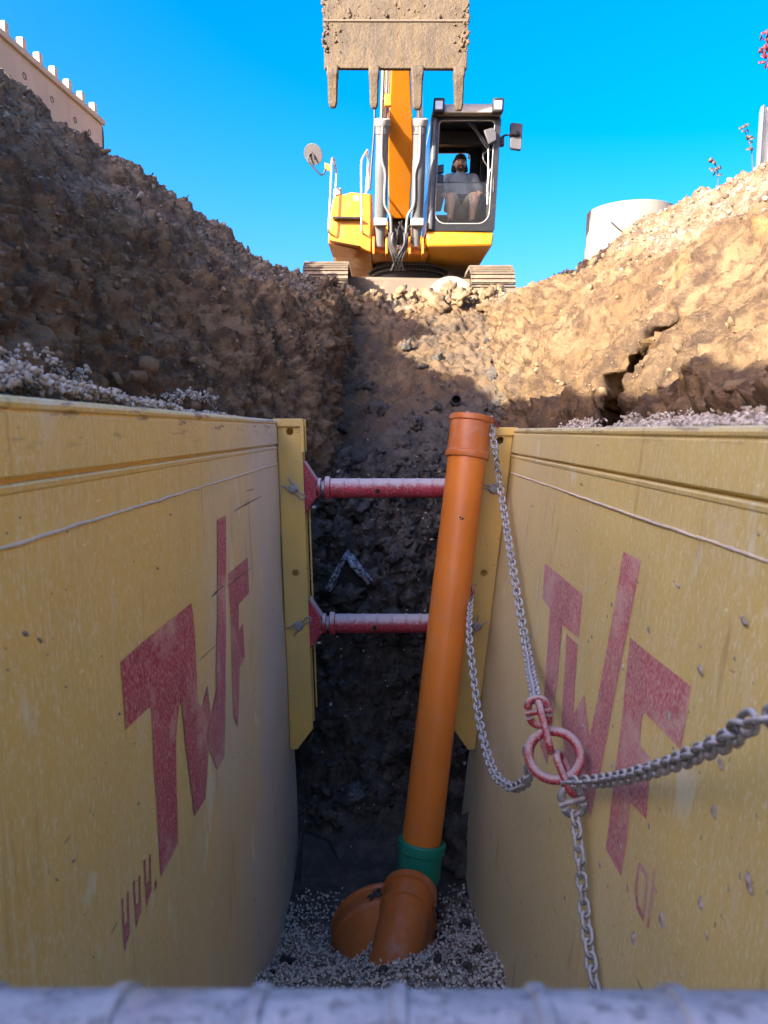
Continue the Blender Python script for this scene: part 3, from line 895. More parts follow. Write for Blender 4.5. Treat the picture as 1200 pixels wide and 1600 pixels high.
# long gouges through the left panel's paint
t = NT("bare_gouge")
GOUGE = t.done(t.mix(t.ramp(t.noise(90, 3), .4, .6), (.10, .09, .085), (.22, .19, .16)), .8, 0, .2)
m = MB()
for (x0, y0, x1, y1, w) in ((364, 799, 409, 775, .007), (384, 767, 398, 764, .005), (328, 933, 348, 915, .012), (354, 916, 393, 887, .007), (308, 1034, 336, 1008, .005)):
    a, b = plane_pt(x0, y0, -1), plane_pt(x1, y1, -1)
    N = 14
    up, dn_ = [], []
    for k in range(N + 1):
        p = a.lerp(b, k / N)
        ww = w * (.35 + .65 * math.sin(math.pi * k / N)) * random.uniform(.5, 1.1)
        dd = float(dents([p.y], [p.z], 3.0)[0])
        up.append(face_l(p.y, p.z + ww / 2, dd + .0026)); dn_.append(face_l(p.y, p.z - ww / 2, dd + .0026))
    m.add(up + dn_, [(k, k + 1, k + N + 2, k + N + 1) for k in range(N)])
obj("scrape_marks", m, GOUGE, panel_l)

# posts: channel sections with punched holes; pins and spring clips
def punched(mb, x0, x1, z0, z1, holes, R, place_fn, thick):
    """a plate between x0..x1, z0..z1 with round holes, in plate coordinates mapped by place_fn(x, z, depth)"""
    cx = (x0 + x1) / 2
    h = (x1 - x0) / 2
    n = 28
    for dep, flipn in ((0, False), (thick, True)):
        z = z0
        for hz in sorted(holes):
            if hz - h > z + 1e-4:
                q = [place_fn(x0, z, dep), place_fn(x1, z, dep), place_fn(x1, hz - h, dep), place_fn(x0, hz - h, dep)]
                mb.add(q, [(0, 1, 2, 3)])
            ring, sq = [], []
            for k in range(n):
                a = 2 * math.pi * k / n + math.pi / 4
                c, s = math.cos(a), math.sin(a)
                e = h / max(abs(c), abs(s))
                ring.append(place_fn(cx + R * c, hz + R * s, dep)); sq.append(place_fn(cx + e * c, hz + e * s, dep))
            mb.add(ring + sq, [(k, (k + 1) % n, (k + 1) % n + n, k + n) for k in range(n)])
            z = hz + h
        q = [place_fn(x0, z, dep), place_fn(x1, z, dep), place_fn(x1, z1, dep), place_fn(x0, z1, dep)]
        mb.add(q, [(0, 1, 2, 3)])
    for hz in holes:
        a_, b_ = [], []
        for k in range(n):
            a = 2 * math.pi * k / n + math.pi / 4
            a_.append(place_fn(cx + R * math.cos(a), hz + R * math.sin(a), 0)); b_.append(place_fn(cx + R * math.cos(a), hz + R * math.sin(a), thick))
        mb.add(a_ + b_, [(k, (k + 1) % n, (k + 1) % n + n, k + n) for k in range(n)])

STRUT_Z = (-.343, -1.165)
def clip(mb, c, r, ang, side):
    """R-shaped spring clip in the plane of the post's front plate"""
    pts = []
    u = Vector((math.cos(ang), 0, math.sin(ang))); v = Vector((-math.sin(ang), 0, math.cos(ang)))
    def q(a, b): return c + u * a + v * b
    pts = [q(-.065, .030), q(-.035, .020), q(-.012, .026), q(.006, .026), q(.022, .014), q(.045, .008), q(.062, .016), q(.080, .014), q(.090, 0), q(.080, -.014), q(.062, -.016), q(.045, -.008), q(.022, -.014), q(.006, -.026), q(-.012, -.026), q(-.035, -.020), q(-.06, -.034)]
    sm = []
    for i in range(len(pts) - 1):
        for k in range(3): sm.append(pts[i].lerp(pts[i + 1], k / 3))
    sm.append(pts[-1])
    mb.tube(sm, .0042, 8)

def build_post(side, yf, front):
    left = side < 0
    face = face_l if left else face_r
    zt = .066 if left else .016
    zb = -1.93
    W, D = .150, .13
    sgn = -1 if front else 1                      # which way the punched plate looks
    y0 = yf
    def pf(x, z, dep):                           # plate coordinates: x from the panel inward
        return face(y0 - sgn * 0 + sgn * -1 * 0 + (dep if sgn < 0 else -dep), z, x)
    pm = MB()
    holes = [zt - .075, -.84]
    punched(pm, .012, W, zb + .13, zt - .045, holes, .021, pf, .012)
    # chamfered foot of the plate
    for dep in (0, .012):
        pm.add([pf(.012, zb, dep), pf(.05, zb, dep), pf(W, zb + .13, dep), pf(.012, zb + .13, dep)], [(0, 1, 2, 3)])
    rim = [pf(.012, zb, 0), pf(.05, zb, 0), pf(W, zb + .13, 0), pf(W, zt - .045, 0), pf(.012, zt - .045, 0)]
    rim2 = [pf(.012, zb, .012), pf(.05, zb, .012), pf(W, zb + .13, .012), pf(W, zt - .045, .012), pf(.012, zt - .045, .012)]
    pm.add(rim + rim2, [(k, (k + 1) % 5, (k + 1) % 5 + 5, k + 5) for k in range(5)])
    fixed = []
    for f in pm.f:                                # turn every face of the plate outward
        p = [Vector(pm.v[i]) for i in f]
        nn = (p[1] - p[0]).cross(p[2] - p[1])
        if abs(nn.y) > .5 * nn.length:
            want = sgn if abs(p[0].y - y0) < .006 else -sgn
            if nn.y * want < 0: f = tuple(reversed(f))
        fixed.append(f)
    pm.f = fixed
    mb = MB()
    # rear plate and the two webs
    yb = y0 + (D if sgn < 0 else -D)
    def yy(k): return y0 + (k if sgn < 0 else -k)
    def slab(n0, n1, k0, k1, z0, z1):
        c = []
        for z in (z0, z1):
            for (n, k) in ((n0, k0), (n1, k0), (n1, k1), (n0, k1)):
                c.append(face(yy(k), z, n))
        mb.hexa(c)
    slab(.012, W, D - .012, D, zb + .13, zt - .03)
    slab(.004, .016, .014, D - .014, zb, zt - .03)
    po = obj("post", mb, YEL_P, BOX, angle=30)
    plate = obj("punched_plate", pm, YEL_P, po, fix=False)
    # head cap and guide plates on the inner edge
    m = MB()
    c = []
    for z in (zt - .048, zt):
        for (n, k) in ((-.012, -.018), (W + .004, -.018), (W + .004, D + .01), (-.012, D + .01)):
            c.append(face(yy(k), z, n))
    m.hexa(c)
    obj("head_cap", m, YEL_P, po, bevel=.006)
    for (n0, n1, k0, k1, z0, z1) in ((W - .006, W + .014, -.026, -.012, zt - .195, zt - .003), (W + .014, W + .022, .02, .035, zt - .19, zt - .003), (W + .010, W + .020, D - .02, D - .006, zb + .22, -.43)):
        m = MB()
        c = []
        for z in (z0, z1):
            for (n, k) in ((n0, k0), (n1, k0), (n1, k1), (n0, k1)):
                c.append(face(yy(k), z, n))
        m.hexa(c)
        obj("guide_strip", m, YEL_P, po, bevel=.003)
    for i, sz in enumerate(STRUT_Z):
        c = face(yy(-.001), sz + .004, .088)
        m = MB()
        m.lathe(c, (0, sgn, 0), [(-.03, .024), (.020, .024), (.026, .021), (.027, .0)], 24, cap0=True)
        obj("locking_pin", m, GALV, po)
        m = MB()
        ang = (-.75, .62)[i] if left else (math.pi - .25, math.pi + .9)[i]
        clip(m, c + Vector((0, sgn * .009, 0)), .02, ang, side)
        obj("spring_clip", m, GALV, po)
    return po
for side in (-1, 1):
    build_post(side, 4.29, True)
    build_post(side, .46, False)

# struts
def build_strut(yc, zc, near=False):
    zl, zr = zc, zc + .0
    xl = face_l(yc, zc, .152).x
    xr = face_r(yc, zc, .152).x
    R = .058
    mat = DUSTY_STRUT if near else RED
    # threaded spindles show between the collars; the tube carries weld rings
    m = MB()
    t0, t1 = xl + .145, xr - .145
    L = t1 - t0
    prof = [(0, R)]
    ringsx = np.arange(.085, L, .087)
    for rx in ringsx:
        prof += [(rx - .006, R), (rx - .004, R + .0035), (rx + .004, R + .0035), (rx + .006, R)]
    prof += [(L, R)]
    m.lathe((t0, yc, zc), (1, 0, 0), prof, 40, cap0=True, cap1=True)
    tube = obj("strut", m, mat, BOX, angle=30)
    for side, xe, xt in ((-1, xl, t0), (1, xr, t1)):
        s = -side
        # collar, spindle, ring nut
        m = MB(); m.lathe((xe + s * .062, yc, zc), (s, 0, 0), [(0, .045), (.028, .045), (.028, .044), (.085, .044)], 32, cap0=True, cap1=True)
        obj("spindle", m, GALV if not near else mat, tube)
        m = MB(); m.lathe((xe + s * .072, yc, zc), (s, 0, 0), [(0, .055), (.004, .061), (.020, .061), (.024, .055)], 32, cap0=True, cap1=True)
        obj("collar", m, mat, tube)
        m = MB(); m.lathe((xt - s * .030, yc, zc), (s, 0, 0), [(0, .062), (.004, .070), (.030, .070), (.036, .060)], 32, cap0=True, cap1=True)
        obj("ring_nut", m, mat, tube)
        # wedge-shaped bracket: two cheek plates and sloping flanges
        a, b = xe - s * .004, xe + s * .066
        m = MB()
        for ky in (-.062, .050):
            poly = [(a, yc + ky, zc + .165), (a, yc + ky, zc - .150), (b, yc + ky, zc - .045), (b, yc + ky, zc + .045)]
            # widen towards the tube
            m.prism(poly, (0, .012, 0))
        m.beam((a, yc, zc + .158), (b + s * .004, yc, zc + .044), .098, .010, up=(0, 0, 1))
        m.beam((a, yc, zc - .144), (b + s * .004, yc, zc - .044), .098, .010, up=(0, 0, 1))
        m.beam((b - s * .006, yc, zc - .045), (b - s * .006, yc, zc + .045), .098, .010, up=(0, 1, 0))
        obj("bracket", m, mat if near else RED, tube, angle=25)
        # bolt under the bracket
        m = MB(); m.lathe((xe + s * .052, yc - .03, zc - .105), (0, -.3, -1), [(0, .017), (.012, .017), (.015, .012)], 12, cap0=True, cap1=True)
        obj("bolt", m, GALV, tube)
        # punched locking hole
    m = MB()
    for hx in (t0 + L * .38,):
        m.lathe((hx, yc - R * .99, zc - .012), (0, -1, -.15), [(0, .0135), (.0022, .0135), (.0022, .010), (.0006, .010)], 16, cap1=True)
    obj("locking_hole", m, DARKHOLE, tube)
    return tube
DARKHOLE = plain("dark_hole", (.02, .018, .016), rough=.9)
build_strut(4.36, STRUT_Z[0])
build_strut(4.36, STRUT_Z[1])
ns = build_strut(.400, -.402, True)
ns["label"] = "near strut, grey with cement dust"
build_strut(.400, STRUT_Z[1], True)

# ------------------------------------------------------------------ sewer pipe, coupling and branch fitting
def pvc(name, c1, c2, dust, amt):
    t = NT(name)
    col = t.mix(t.ramp(t.noise(3, 4), .35, .65), c1, c2)
    d = t.math('MULTIPLY', t.ramp(t.noise(9, 6, .7), .50, .72), amt)
    sp = t.math('MULTIPLY', t.ramp(t.noise(130, 2), .68, .72), .5)
    col = t.mix(t.math('MAXIMUM', d, sp), col, dust)
    t.bump(t.noise(70, 3), .06, .003)
    return t.done(col, t.math('ADD', .36, t.math('MULTIPLY', d, .5)), 0, .45)
ORANGE = pvc("orange_pvc", (.70, .205, .024), (.63, .18, .022), (.50, .32, .20), .25)
ORANGE_D = pvc("orange_pvc_dusty", (.54, .155, .030), (.46, .13, .028), (.48, .32, .24), .5)
GREEN = pvc("green_pvc", (.006, .235, .14), (.006, .20, .12), (.25, .28, .24), .18)

pipe_top = P(737, 652, 4.20)
pipe_bot = P(655, 1345, 3.80)
axis = (pipe_top - pipe_bot)
LEN = axis.length
ax = axis.normalized()
RP = .108
pipe = thing("drain_pipe", pipe_bot, "tall orange plastic drain pipe leaning upright against the red struts", "pipe")
m = MB()
z1 = LEN - .225
m.lathe(pipe_bot, ax, [(-.05, RP), (z1 + .03, RP)], 48, cap0=True)
obj("pipe_barrel", m, ORANGE, pipe)
m = MB()
m.lathe(pipe_bot, ax, [(z1 - .012, RP + .002), (z1 - .010, RP + .013), (z1 + .004, RP + .018), (z1 + .022, RP + .016), (z1 + .030, RP + .008), (z1 + .19, RP + .009), (z1 + .198, RP + .018), (z1 + .225, RP + .018), (z1 + .228, RP + .010), (z1 + .228, RP - .001), (z1 + .06, RP - .002)], 48)
obj("socket", m, ORANGE_D, pipe)
m = MB()
for (px, py, r_) in ((712, 806, .008),):
    c = P(px, py, 4.12)
    k = (c - pipe_bot).dot(ax)
    on = pipe_bot + ax * k
    dirn = (c - on); dirn.z = 0
    dirn = Vector((-.05, -1, 0)).normalized()
    for i in range(5):
        cc = on + dirn * (RP + .0005) + Vector((random.uniform(-.012, .012), 0, random.uniform(-.008, .008)))
        m.ball(cc, (r_ * random.uniform(.5, 1), .003, r_ * random.uniform(.4, .9)), 10, 6)
obj("tar_spot", m, DARKHOLE, pipe)

# green coupling under the pipe
coup_dir = (P(655, 1345, 3.80) - P(640, 1392, 3.75)).normalized()
coup = thing("pipe_coupling", P(646, 1385, 3.76), "short green plastic coupling joining the upright pipe to the fitting", "coupling")
c0 = P(655, 1352, 3.795)
m = MB()
m.lathe(c0 - ax * .02, ax, [(-.10, RP - .004), (-.06, RP + .004), (-.03, RP + .012), (.01, RP + .012), (.085, RP + .013), (.098, RP + .013), (.105, RP + .023), (.150, RP + .023), (.158, RP + .015), (.158, RP + .002)], 48)
obj("coupling_socket", m, GREEN, coup)
m = MB()
b0 = c0 - ax * .09
b1 = P(641, 1398, 3.74)
dirb = (b1 - b0).normalized()
m.lathe(b0 - dirb * .03, dirb, [(0, RP + .001), (.05, RP - .001), (.20, RP - .003)], 48)
obj("coupling_spigot", m, GREEN, coup)

# the branch fitting: a large run half buried in the gravel, and an upright branch
wye = thing("branch_fitting", P(600, 1470, 3.65), "brown orange pipe branch fitting half buried in the gravel bed", "pipe fitting")
bt = P(641, 1394, 3.68)                           # mouth of the branch
bb = P(617, 1505, 3.26)
bd = (bt - bb).normalized()
m = MB()
m.lathe(bt, bd, [(-.62, RP + .020), (-.145, RP + .020), (-.141, RP + .031), (-.126, RP + .031), (-.122, RP + .020), (-.05, RP + .021), (-.035, RP + .021), (-.032, RP + .038), (.006, RP + .038), (.012, RP + .024), (.012, RP - .001), (-.10, RP - .002)], 48)
obj("branch_socket", m, ORANGE_D, wye)
RR = .288
rc = P(600, 1447, 3.78)                           # centre of the run's far rim
rd = Vector((.10, -1.0, -.16)).normalized()      # the run points back towards the lens, dipping into the gravel
m = MB()
m.lathe(rc, rd, [(.02, RR - .014), (-.002, RR - .012), (-.004, RR - .002), (.0, RR + .004), (.016, RR + .006), (.024, RR + .002), (.028, RR - .006), (.085, RR - .008), (.095, RR - .002), (.112, RR - .002), (.122, RR - .016), (.16, RR - .024), (.65, RR - .026)], 64)
obj("run_socket", m, ORANGE_D, wye)
m = MB()
m.lathe(rc + rd * .10, rd, [(0, RR - .03), (.002, .001)], 32)
obj("run_inside", m, DARKHOLE, wye)
m = MB()
cpos = P(587, 1405, 3.66)
lump = rocks("clay_lump", np.array([[cpos.x, cpos.y, cpos.z]]), [.042], CLAY, None, detail=True, squash=.8, parent=None)
lump["kind"] = "thing"; lump["label"] = "small dark clay lump stuck on the branch fitting"; lump["category"] = "clay lump"

# ------------------------------------------------------------------ rocks lying in the cut
def rock(px, py, Yd, s, mat, label, name="rock", flat=.7):
    c = P(px, py, Yd)
    o = rocks(name, np.array([[c.x, c.y, c.z]]), [s], mat, None, detail=True, squash=flat)
    o["kind"] = "thing"; o["label"] = label; o["category"] = "rock"
    return o
t = NT("grey_rock")
GROCK = t.done(t.mix(t.ramp(t.noise(60, 4), .4, .62), (.055, .055, .055), (.15, .148, .14)), .9, 0, .2)
rock(558, 1245, 4.72, .13, GROCK, "grey speckled rock in the dark clay behind the upright pipe")
rock(716, 1312, 4.30, .14, CLAY, "dark rounded lump between the green coupling and the right panel", flat=.9)
rock(722, 1362, 4.18, .13, CLAY, "dark lump on the gravel beside the branch fitting")
t = NT("wet_slab")
SLAB = t.done(t.mix(t.ramp(t.noise(12, 4), .4, .62), (.028, .025, .018), (.045, .04, .03)), .55, 0, .4)
m = MB()
a = [P(466, 1392, 4.2), P(472, 1300, 4.42), P(512, 1312, 4.46), P(545, 1372, 4.36), P(548, 1398, 4.2)]
m.prism(a, (0.02, .10, -.06))
o = obj("stone_slab", m, SLAB, bevel=.015)
tag(o, "dark flat slab leaning at the foot of the left panel", "slab", kind="thing")
# a crushed old pipe showing in the slope
t = NT("old_pipe_concrete")
OLDP = t.done(t.mix(t.ramp(t.noise(34, 5, .7), .40, .58), (.46, .49, .54), (.07, .07, .072)), .85, 0, .2)
op = thing("broken_pipe", P(540, 915, 5.32), "crushed pale pipe shell poking from the dark clay slope above the lower strut", "broken pipe")
def shard(pts, th):
    m = MB()
    n = len(pts)
    pts = [Vector(p) for p in pts]
    m.prism(pts, th)
    bm_o = obj("shell_piece", m, OLDP, op)
    s = bm_o.modifiers.new("sub", 'SUBSURF'); s.subdivision_type = 'SIMPLE'; s.levels = 4; s.render_levels = 4
    tx = bpy.data.textures.new("chip", 'CLOUDS'); tx.noise_scale = .05
    dm = bm_o.modifiers.new("chip", 'DISPLACE'); dm.texture = tx; dm.strength = .03; dm.texture_coords = 'GLOBAL'
shard([P(507, 922, 5.15), P(534, 873, 5.18), P(540, 876, 5.22), P(517, 925, 5.2)], (.03, .28, .03))
shard([P(544, 881, 5.18), P(552, 880, 5.18), P(582, 908, 5.16), P(574, 914, 5.2)], (-.03, .28, .03))
m = MB()
m.add([P(516, 930, 5.24), P(536, 884, 5.26), P(545, 884, 5.26), P(571, 917, 5.24), P(545, 925, 5.24)], [(0, 1, 2, 3, 4)])
m.v = [tuple(v) for v in m.v]
mm = MB(); mm.prism([Vector(v) for v in m.v], (0, .3, 0))
obj("hollow", mm, DARKHOLE, op)
# mouth of a small dark pipe in the ramp
dp = P(713, 622, 6.75)
sp = thing("small_drain_pipe", dp, "small black pipe end showing in the ramp above the orange pipe", "pipe")
m = MB(); m.lathe(dp + Vector((0, .35, -.1)), (0, -1, .25), [(0, .048), (.36, .048), (.36, .040), (.30, .040)], 24, cap0=True)
obj("pipe_barrel", m, plain("black_plastic", (.015, .015, .016), rough=.5), sp)
m = MB(); m.lathe(dp + Vector((0, .35, -.1)), (0, -1, .25), [(.26, .0405), (.261, .0)], 20)
obj("pipe_inside", m, DARKHOLE, sp)

# ------------------------------------------------------------------ four-leg lifting chain on the right panel
PITCH_L, WIRE, HALFW = .0345, .0056, .0148
def link_mesh(name, pitch, wire, halfw, n=9, seg=30):
    Ls = pitch / 2 + wire - wire                  # straight half length so that neighbours interlock
    rad = halfw
    hl = pitch / 2 + wire - rad + .0005
    pts = []
    for k in range(seg // 2 + 1):
        a = -math.pi / 2 + math.pi * k / (seg // 2)
        pts.append((hl + rad * math.cos(a), rad * math.sin(a), 0))
    for k in range(seg // 2 + 1):
        a = math.pi / 2 + math.pi * k / (seg // 2)
        pts.append((-hl + rad * math.cos(a), rad * math.sin(a), 0))
    m = MB()
    m.tube(pts, wire, n, closed=True)
    me = bpy.data.meshes.new(name)
    me.from_pydata(m.v, [], m.f)
    finish(me, 60)
    return me
LINK = link_mesh("chain_link", PITCH_L, WIRE, HALFW)
LINK.materials.append(CHAIN_M)

ring_c = on_plane(866, 1180, (1, 0, -.104), .741 - .118)
SL = thing("lifting_chain", ring_c, "four leg steel lifting chain with red ring slung along the right panel", "chain")
def smooth_path(pts, n=400):
    """Catmull-Rom through the points"""
    pts = [Vector(p) for p in pts]
    ext = [pts[0] * 2 - pts[1]] + pts + [pts[-1] * 2 - pts[-2]]
    out = []
    per = max(4, n // (len(pts) - 1))
    for i in range(1, len(ext) - 2):
        p0, p1, p2, p3 = ext[i - 1:i + 3]
        for k in range(per):
            t = k / per
            out.append(.5 * ((2 * p1) + (p2 - p0) * t + (2 * p0 - 5 * p1 + 4 * p2 - p3) * t * t + (3 * p1 - p0 - 3 * p2 + p3) * t ** 3))
    out.append(pts[-1])
    return out
def chain(pts, roll0, twist=0.0, mesh=LINK, pitch=PITCH_L, up=(0, 0, 1)):
    path = smooth_path(pts)
    cum = [0]
    for i in range(1, len(path)): cum.append(cum[-1] + (path[i] - path[i - 1]).length)
    n = int(round(cum[-1] / pitch))
    def at(s):
        s = max(0, min(cum[-1] - 1e-6, s))
        lo = 0
        import bisect
        lo = max(0, bisect.bisect_right(cum, s) - 1)
        lo = min(lo, len(path) - 2)
        f = (s - cum[lo]) / max(1e-9, cum[lo + 1] - cum[lo])
        return path[lo].lerp(path[lo + 1], f)
    for i in range(n):
        s = (i + .5) * cum[-1] / n
        c = at(s)
        tdir = (at(s + pitch * .5) - at(s - pitch * .5)).normalized()
        side = tdir.cross(Vector(up)).normalized()
        upv = side.cross(tdir).normalized()
        a = roll0 + (math.pi / 2 if i % 2 else 0) + twist * i + random.uniform(-.16, .16)
        yv = side * math.cos(a) + upv * math.sin(a)
        zv = tdir.cross(yv)
        M = Matrix((tdir, yv, zv)).transposed().to_4x4()
        M.translation = c
        o = bpy.data.objects.new("chain_link", mesh)
        place(o, SL)
        o.matrix_basis = M
def RP_(px, py, off):
    """a point standing off the right panel's face by off metres"""
    return on_plane(px, py, (1, 0, -.104), .741 - off)

# master ring: flattened circle facing the lens, tilted
u = Vector((.93, -.34, .06)).normalized()
w = Vector((.10, .45, .88)).normalized()
w = (w - u * w.dot(u)).normalized()
m = MB()
m.tube([ring_c + u * (.079 * math.cos(a)) + w * (.072 * math.sin(a)) for a in np.linspace(0, 2 * math.pi, 64, endpoint=False)], .0150, 16, closed=True)
obj("master_ring", m, RED_RING, SL)

def oval(name, c, along, across, L, Wd, wire, mat):
    along = Vector(along).normalized()
    across = Vector(across)
    across = (across - along * across.dot(along)).normalized()
    m = MB()
    hl = L / 2 - Wd / 2
    pts = []
    for k in range(13):
        a = -math.pi / 2 + math.pi * k / 12
        pts.append(Vector(c) + along * (hl + Wd / 2 * math.cos(a)) + across * (Wd / 2 * math.sin(a)))
    for k in range(13):
        a = math.pi / 2 + math.pi * k / 12
        pts.append(Vector(c) + along * (-hl + Wd / 2 * math.cos(a)) + across * (Wd / 2 * math.sin(a)))
    m.tube(pts, wire, 12, closed=True)
    return obj(name, m, mat, SL)
view = -ring_c.normalized()
# upper red oval link, seen edge on, from the ring to the coupling link
top_in = ring_c + w * .072
o_up = P(851, 1135, ring_c.y + .02) 
oval("oval_link", o_up, (P(858, 1168, ring_c.y - .02) - P(843, 1108, ring_c.y + .03)), view, .15, .055, .0115, RED_RING)
cpl1 = P(841, 1112, ring_c.y + .05)
def coupling(c, along, mat):
    along = Vector(along).normalized()
    s = along.cross(view).normalized()
    m = MB()
    for sg in (1, -1):
        pts = []
        for k in range(13):
            a = math.pi * k / 12
            pts.append(c + along * (sg * (.016 + .030 * math.sin(a))) + s * (.029 * math.cos(a)))
        m.tube(pts, [.0095 + .003 * abs(math.cos(math.pi * k / 12)) for k in range(13)], 10)
    m.tube([c - s * .040, c + s * .040], .0095, 12)
    obj("coupling_link", m, mat, SL)
coupling(cpl1, P(838, 1092, ring_c.y) - P(846, 1132, ring_c.y), RED_RING)
# leg to the top of the far post
topend = P(767, 664, 4.16)
chain([P(838, 1096, ring_c.y + .06), RP_(822, 1010, .06), RP_(800, 880, .06), RP_(783, 770, .07), P(773, 700, 4.10), topend], .35)
# shackle at the post head
m = MB()
m.tube([topend + Vector((-.02, .02, -.01)), topend + Vector((-.012, .02, .03)), topend + Vector((.01, .03, .045)), topend + Vector((.03, .06, .02)), topend + Vector((.055, .10, -.01))], .008, 10)
obj("end_hook", m, RED_RING, SL)
# leg that sags to the lower pin of the far post
lowend = P(736, 930, 4.12)
chain([ring_c - u * .076 + Vector((0, .03, .01)), P(826, 1212, ring_c.y + .10), P(812, 1228, ring_c.y + .22), P(795, 1229, ring_c.y + .36), P(770, 1203, ring_c.y + .62), P(750, 1130, ring_c.y + .98), P(738, 1040, ring_c.y + 1.32), P(733, 985, ring_c.y + 1.52), lowend], .6)
m = MB()
m.tube([lowend + Vector((0, 0, -.02)), lowend + Vector((.014, 0, .01)), lowend + Vector((.006, .01, .05)), lowend + Vector((-.006, .03, .075)), lowend + Vector((-.01, .08, .07))], .010, 10)
obj("end_hook", m, RED_RING, SL)
# oval link below the ring, then two legs towards the lens
botc = P(884, 1208, ring_c.y - .03)
oval("oval_link", botc, P(893, 1232, ring_c.y - .05) - P(874, 1186, ring_c.y - .01), Vector((.3, 1, .2)), .125, .056, .0115, RED_RING)
g0 = P(888, 1224, ring_c.y - .05)
chain([P(884, 1222, ring_c.y - .05), RP_(930, 1221, .055), RP_(985, 1212, .075), RP_(1040, 1196, .10), RP_(1100, 1173, .13), RP_(1150, 1150, .15), RP_(1205, 1122, .165), Vector((.66, .60, -.21)), Vector((.70, .47, -.12))], .05)
cpl2 = P(894, 1252, ring_c.y - .055)
m = MB()
m.tube([P(876, 1223, ring_c.y - .055), P(901, 1222, ring_c.y - .06)], .0115, 12)
obj("coupling_pin", m, CHAIN_M, SL)
coupling(cpl2, P(884, 1228, ring_c.y) - P(901, 1280, ring_c.y), CHAIN_M)
chain([P(898, 1270, ring_c.y - .06), RP_(905, 1330, .045), RP_(913, 1420, .03), RP_(926, 1520, .028), RP_(938, 1600, .03), RP_(965, 1720, .04), Vector((.50, 1.15, -1.66)), Vector((.52, .85, -1.5)), Vector((.56, .55, -1.2))], .75)

# ------------------------------------------------------------------ the excavator
def paint(name, c, dirt, amt, rough=.38):
    t = NT(name)
    col = t.mix(t.ramp(t.noise(2.5, 4), .35, .65), c, tuple(x * .9 for x in c))
    d = t.math('MULTIPLY', t.ramp(t.noise(7, 6, .7), .48, .72), amt)
    col = t.mix(d, col, dirt)
    return t.done(col, t.math('ADD', rough, t.math('MULTIPLY', d, .5)), 0, .5)
EX_YEL = paint("excavator_yellow", (.56, .225, .008), (.30, .19, .085), .4)
EX_ORA = paint("excavator_boom_orange", (.58, .20, .006), (.34, .19, .08), .25)
EX_GREY = paint("cylinder_grey", (.125, .135, .14), (.17, .15, .12), .5, .42)
EX_PALE = paint("pale_grey_bracket", (.27, .275, .26), (.20, .175, .14), .5, .5)
EX_DARK = paint("dark_grey_frame", (.018, .019, .021), (.07, .065, .06), .25, .3)
EX_BLACK = paint("black_rubber", (.012, .012, .013), (.08, .075, .07), .3, .55)
EX_RING = paint("slew_ring_steel", (.07, .07, .072), (.18, .165, .145), .5, .5)
EX_TRACK = paint("muddy_track_steel", (.15, .12, .085), (.27, .205, .13), .9, .8)
EX_FRAME = paint("undercarriage_grey", (.27, .26, .235), (.22, .17, .115), .8, .6)
EX_CLOTH = paint("seat_cloth", (.015, .015, .017), (.03, .03, .03), .3, .85)
t = NT("chrome_rod"); CHROME = t.done((.75, .76, .77), .12, 1.0, .5)
t = NT("lamp_lens"); LENS = t.done(t.mix(t.ramp(t.voro(90), .2, .5), (.75, .76, .78), (.45, .46, .48)), .15, .3, .6)
t = NT("mirror_back"); MIRB = t.done(t.mix(t.ramp(t.noise(3, 3), .4, .6), (.085, .085, .09), (.10, .10, .10)), .55, 0, .3)
t = NT("window_glass")
mx = t.n.new("ShaderNodeMixShader"); tr = t.n.new("ShaderNodeBsdfTransparent"); gl = t.n.new("ShaderNodeBsdfGlossy"); fz = t.n.new("ShaderNodeFresnel")
fz.inputs[0].default_value = 1.5
gl.inputs["Roughness"].default_value = .03
tr.inputs[0].default_value = (.90, .94, .93, 1)
t.link(fz.outputs[0], mx.inputs[0]); t.link(tr.outputs[0], mx.inputs[1]); t.link(gl.outputs[0], mx.inputs[2])
t.link(mx.outputs[0], t.n["Material Output"].inputs[0])
GLASS = t.m
t = NT("bucket_steel_muddy")
x, y, z = t.sep()
col = t.mix(t.ramp(t.noise(3.5, 6, .65), .38, .62), (.060, .045, .027), (.095, .069, .037))
col = t.mix(t.math('MULTIPLY', t.ramp(t.noise(1, 5, .6, t.mapping((16, 16, 1.3))), .46, .64), .75), col, (.105, .072, .031))
col = t.mix(t.ramp(t.noise(1, 4, .6, t.mapping((26, 26, 2.2))), .62, .72), col, (.045, .042, .04))
col = t.mix(t.ramp(t.noise(11, 6, .75), .56, .64), col, (.10, .072, .044))
col = t.mix(t.ramp(t.noise(23, 5, .75), .62, .68), col, (.06, .045, .03))
bb_ = t.bump(t.noise(8, 6, .75), .6, .03)
t.bump(t.noise(40, 5, .7), .5, .01, bb_)
BUCKET = t.done(col, .65, .0, .4)

MUDB = plain('bucket_mud', (.12, .085, .05), (.07, .052, .034), 30, .95)
CABY = 10.55
EX = thing("excavator", (P(640, 450, 11.8).x, 11.8, GZ), "orange yellow crawler excavator standing above the trench with raised bucket", "excavator")

def E(px, py, Y=CABY): return P(px, py, Y)
def quadbox(name, f4, depth, mat, parent, bevel=.02, shrink=None):
    """front outline (pixels, at depth) pushed back by `depth` metres"""
    m = MB()
    a = [Vector(p) for p in f4]
    m.prism(a, (0, depth, 0))
    return obj(name, m, mat, parent, bevel=bevel)

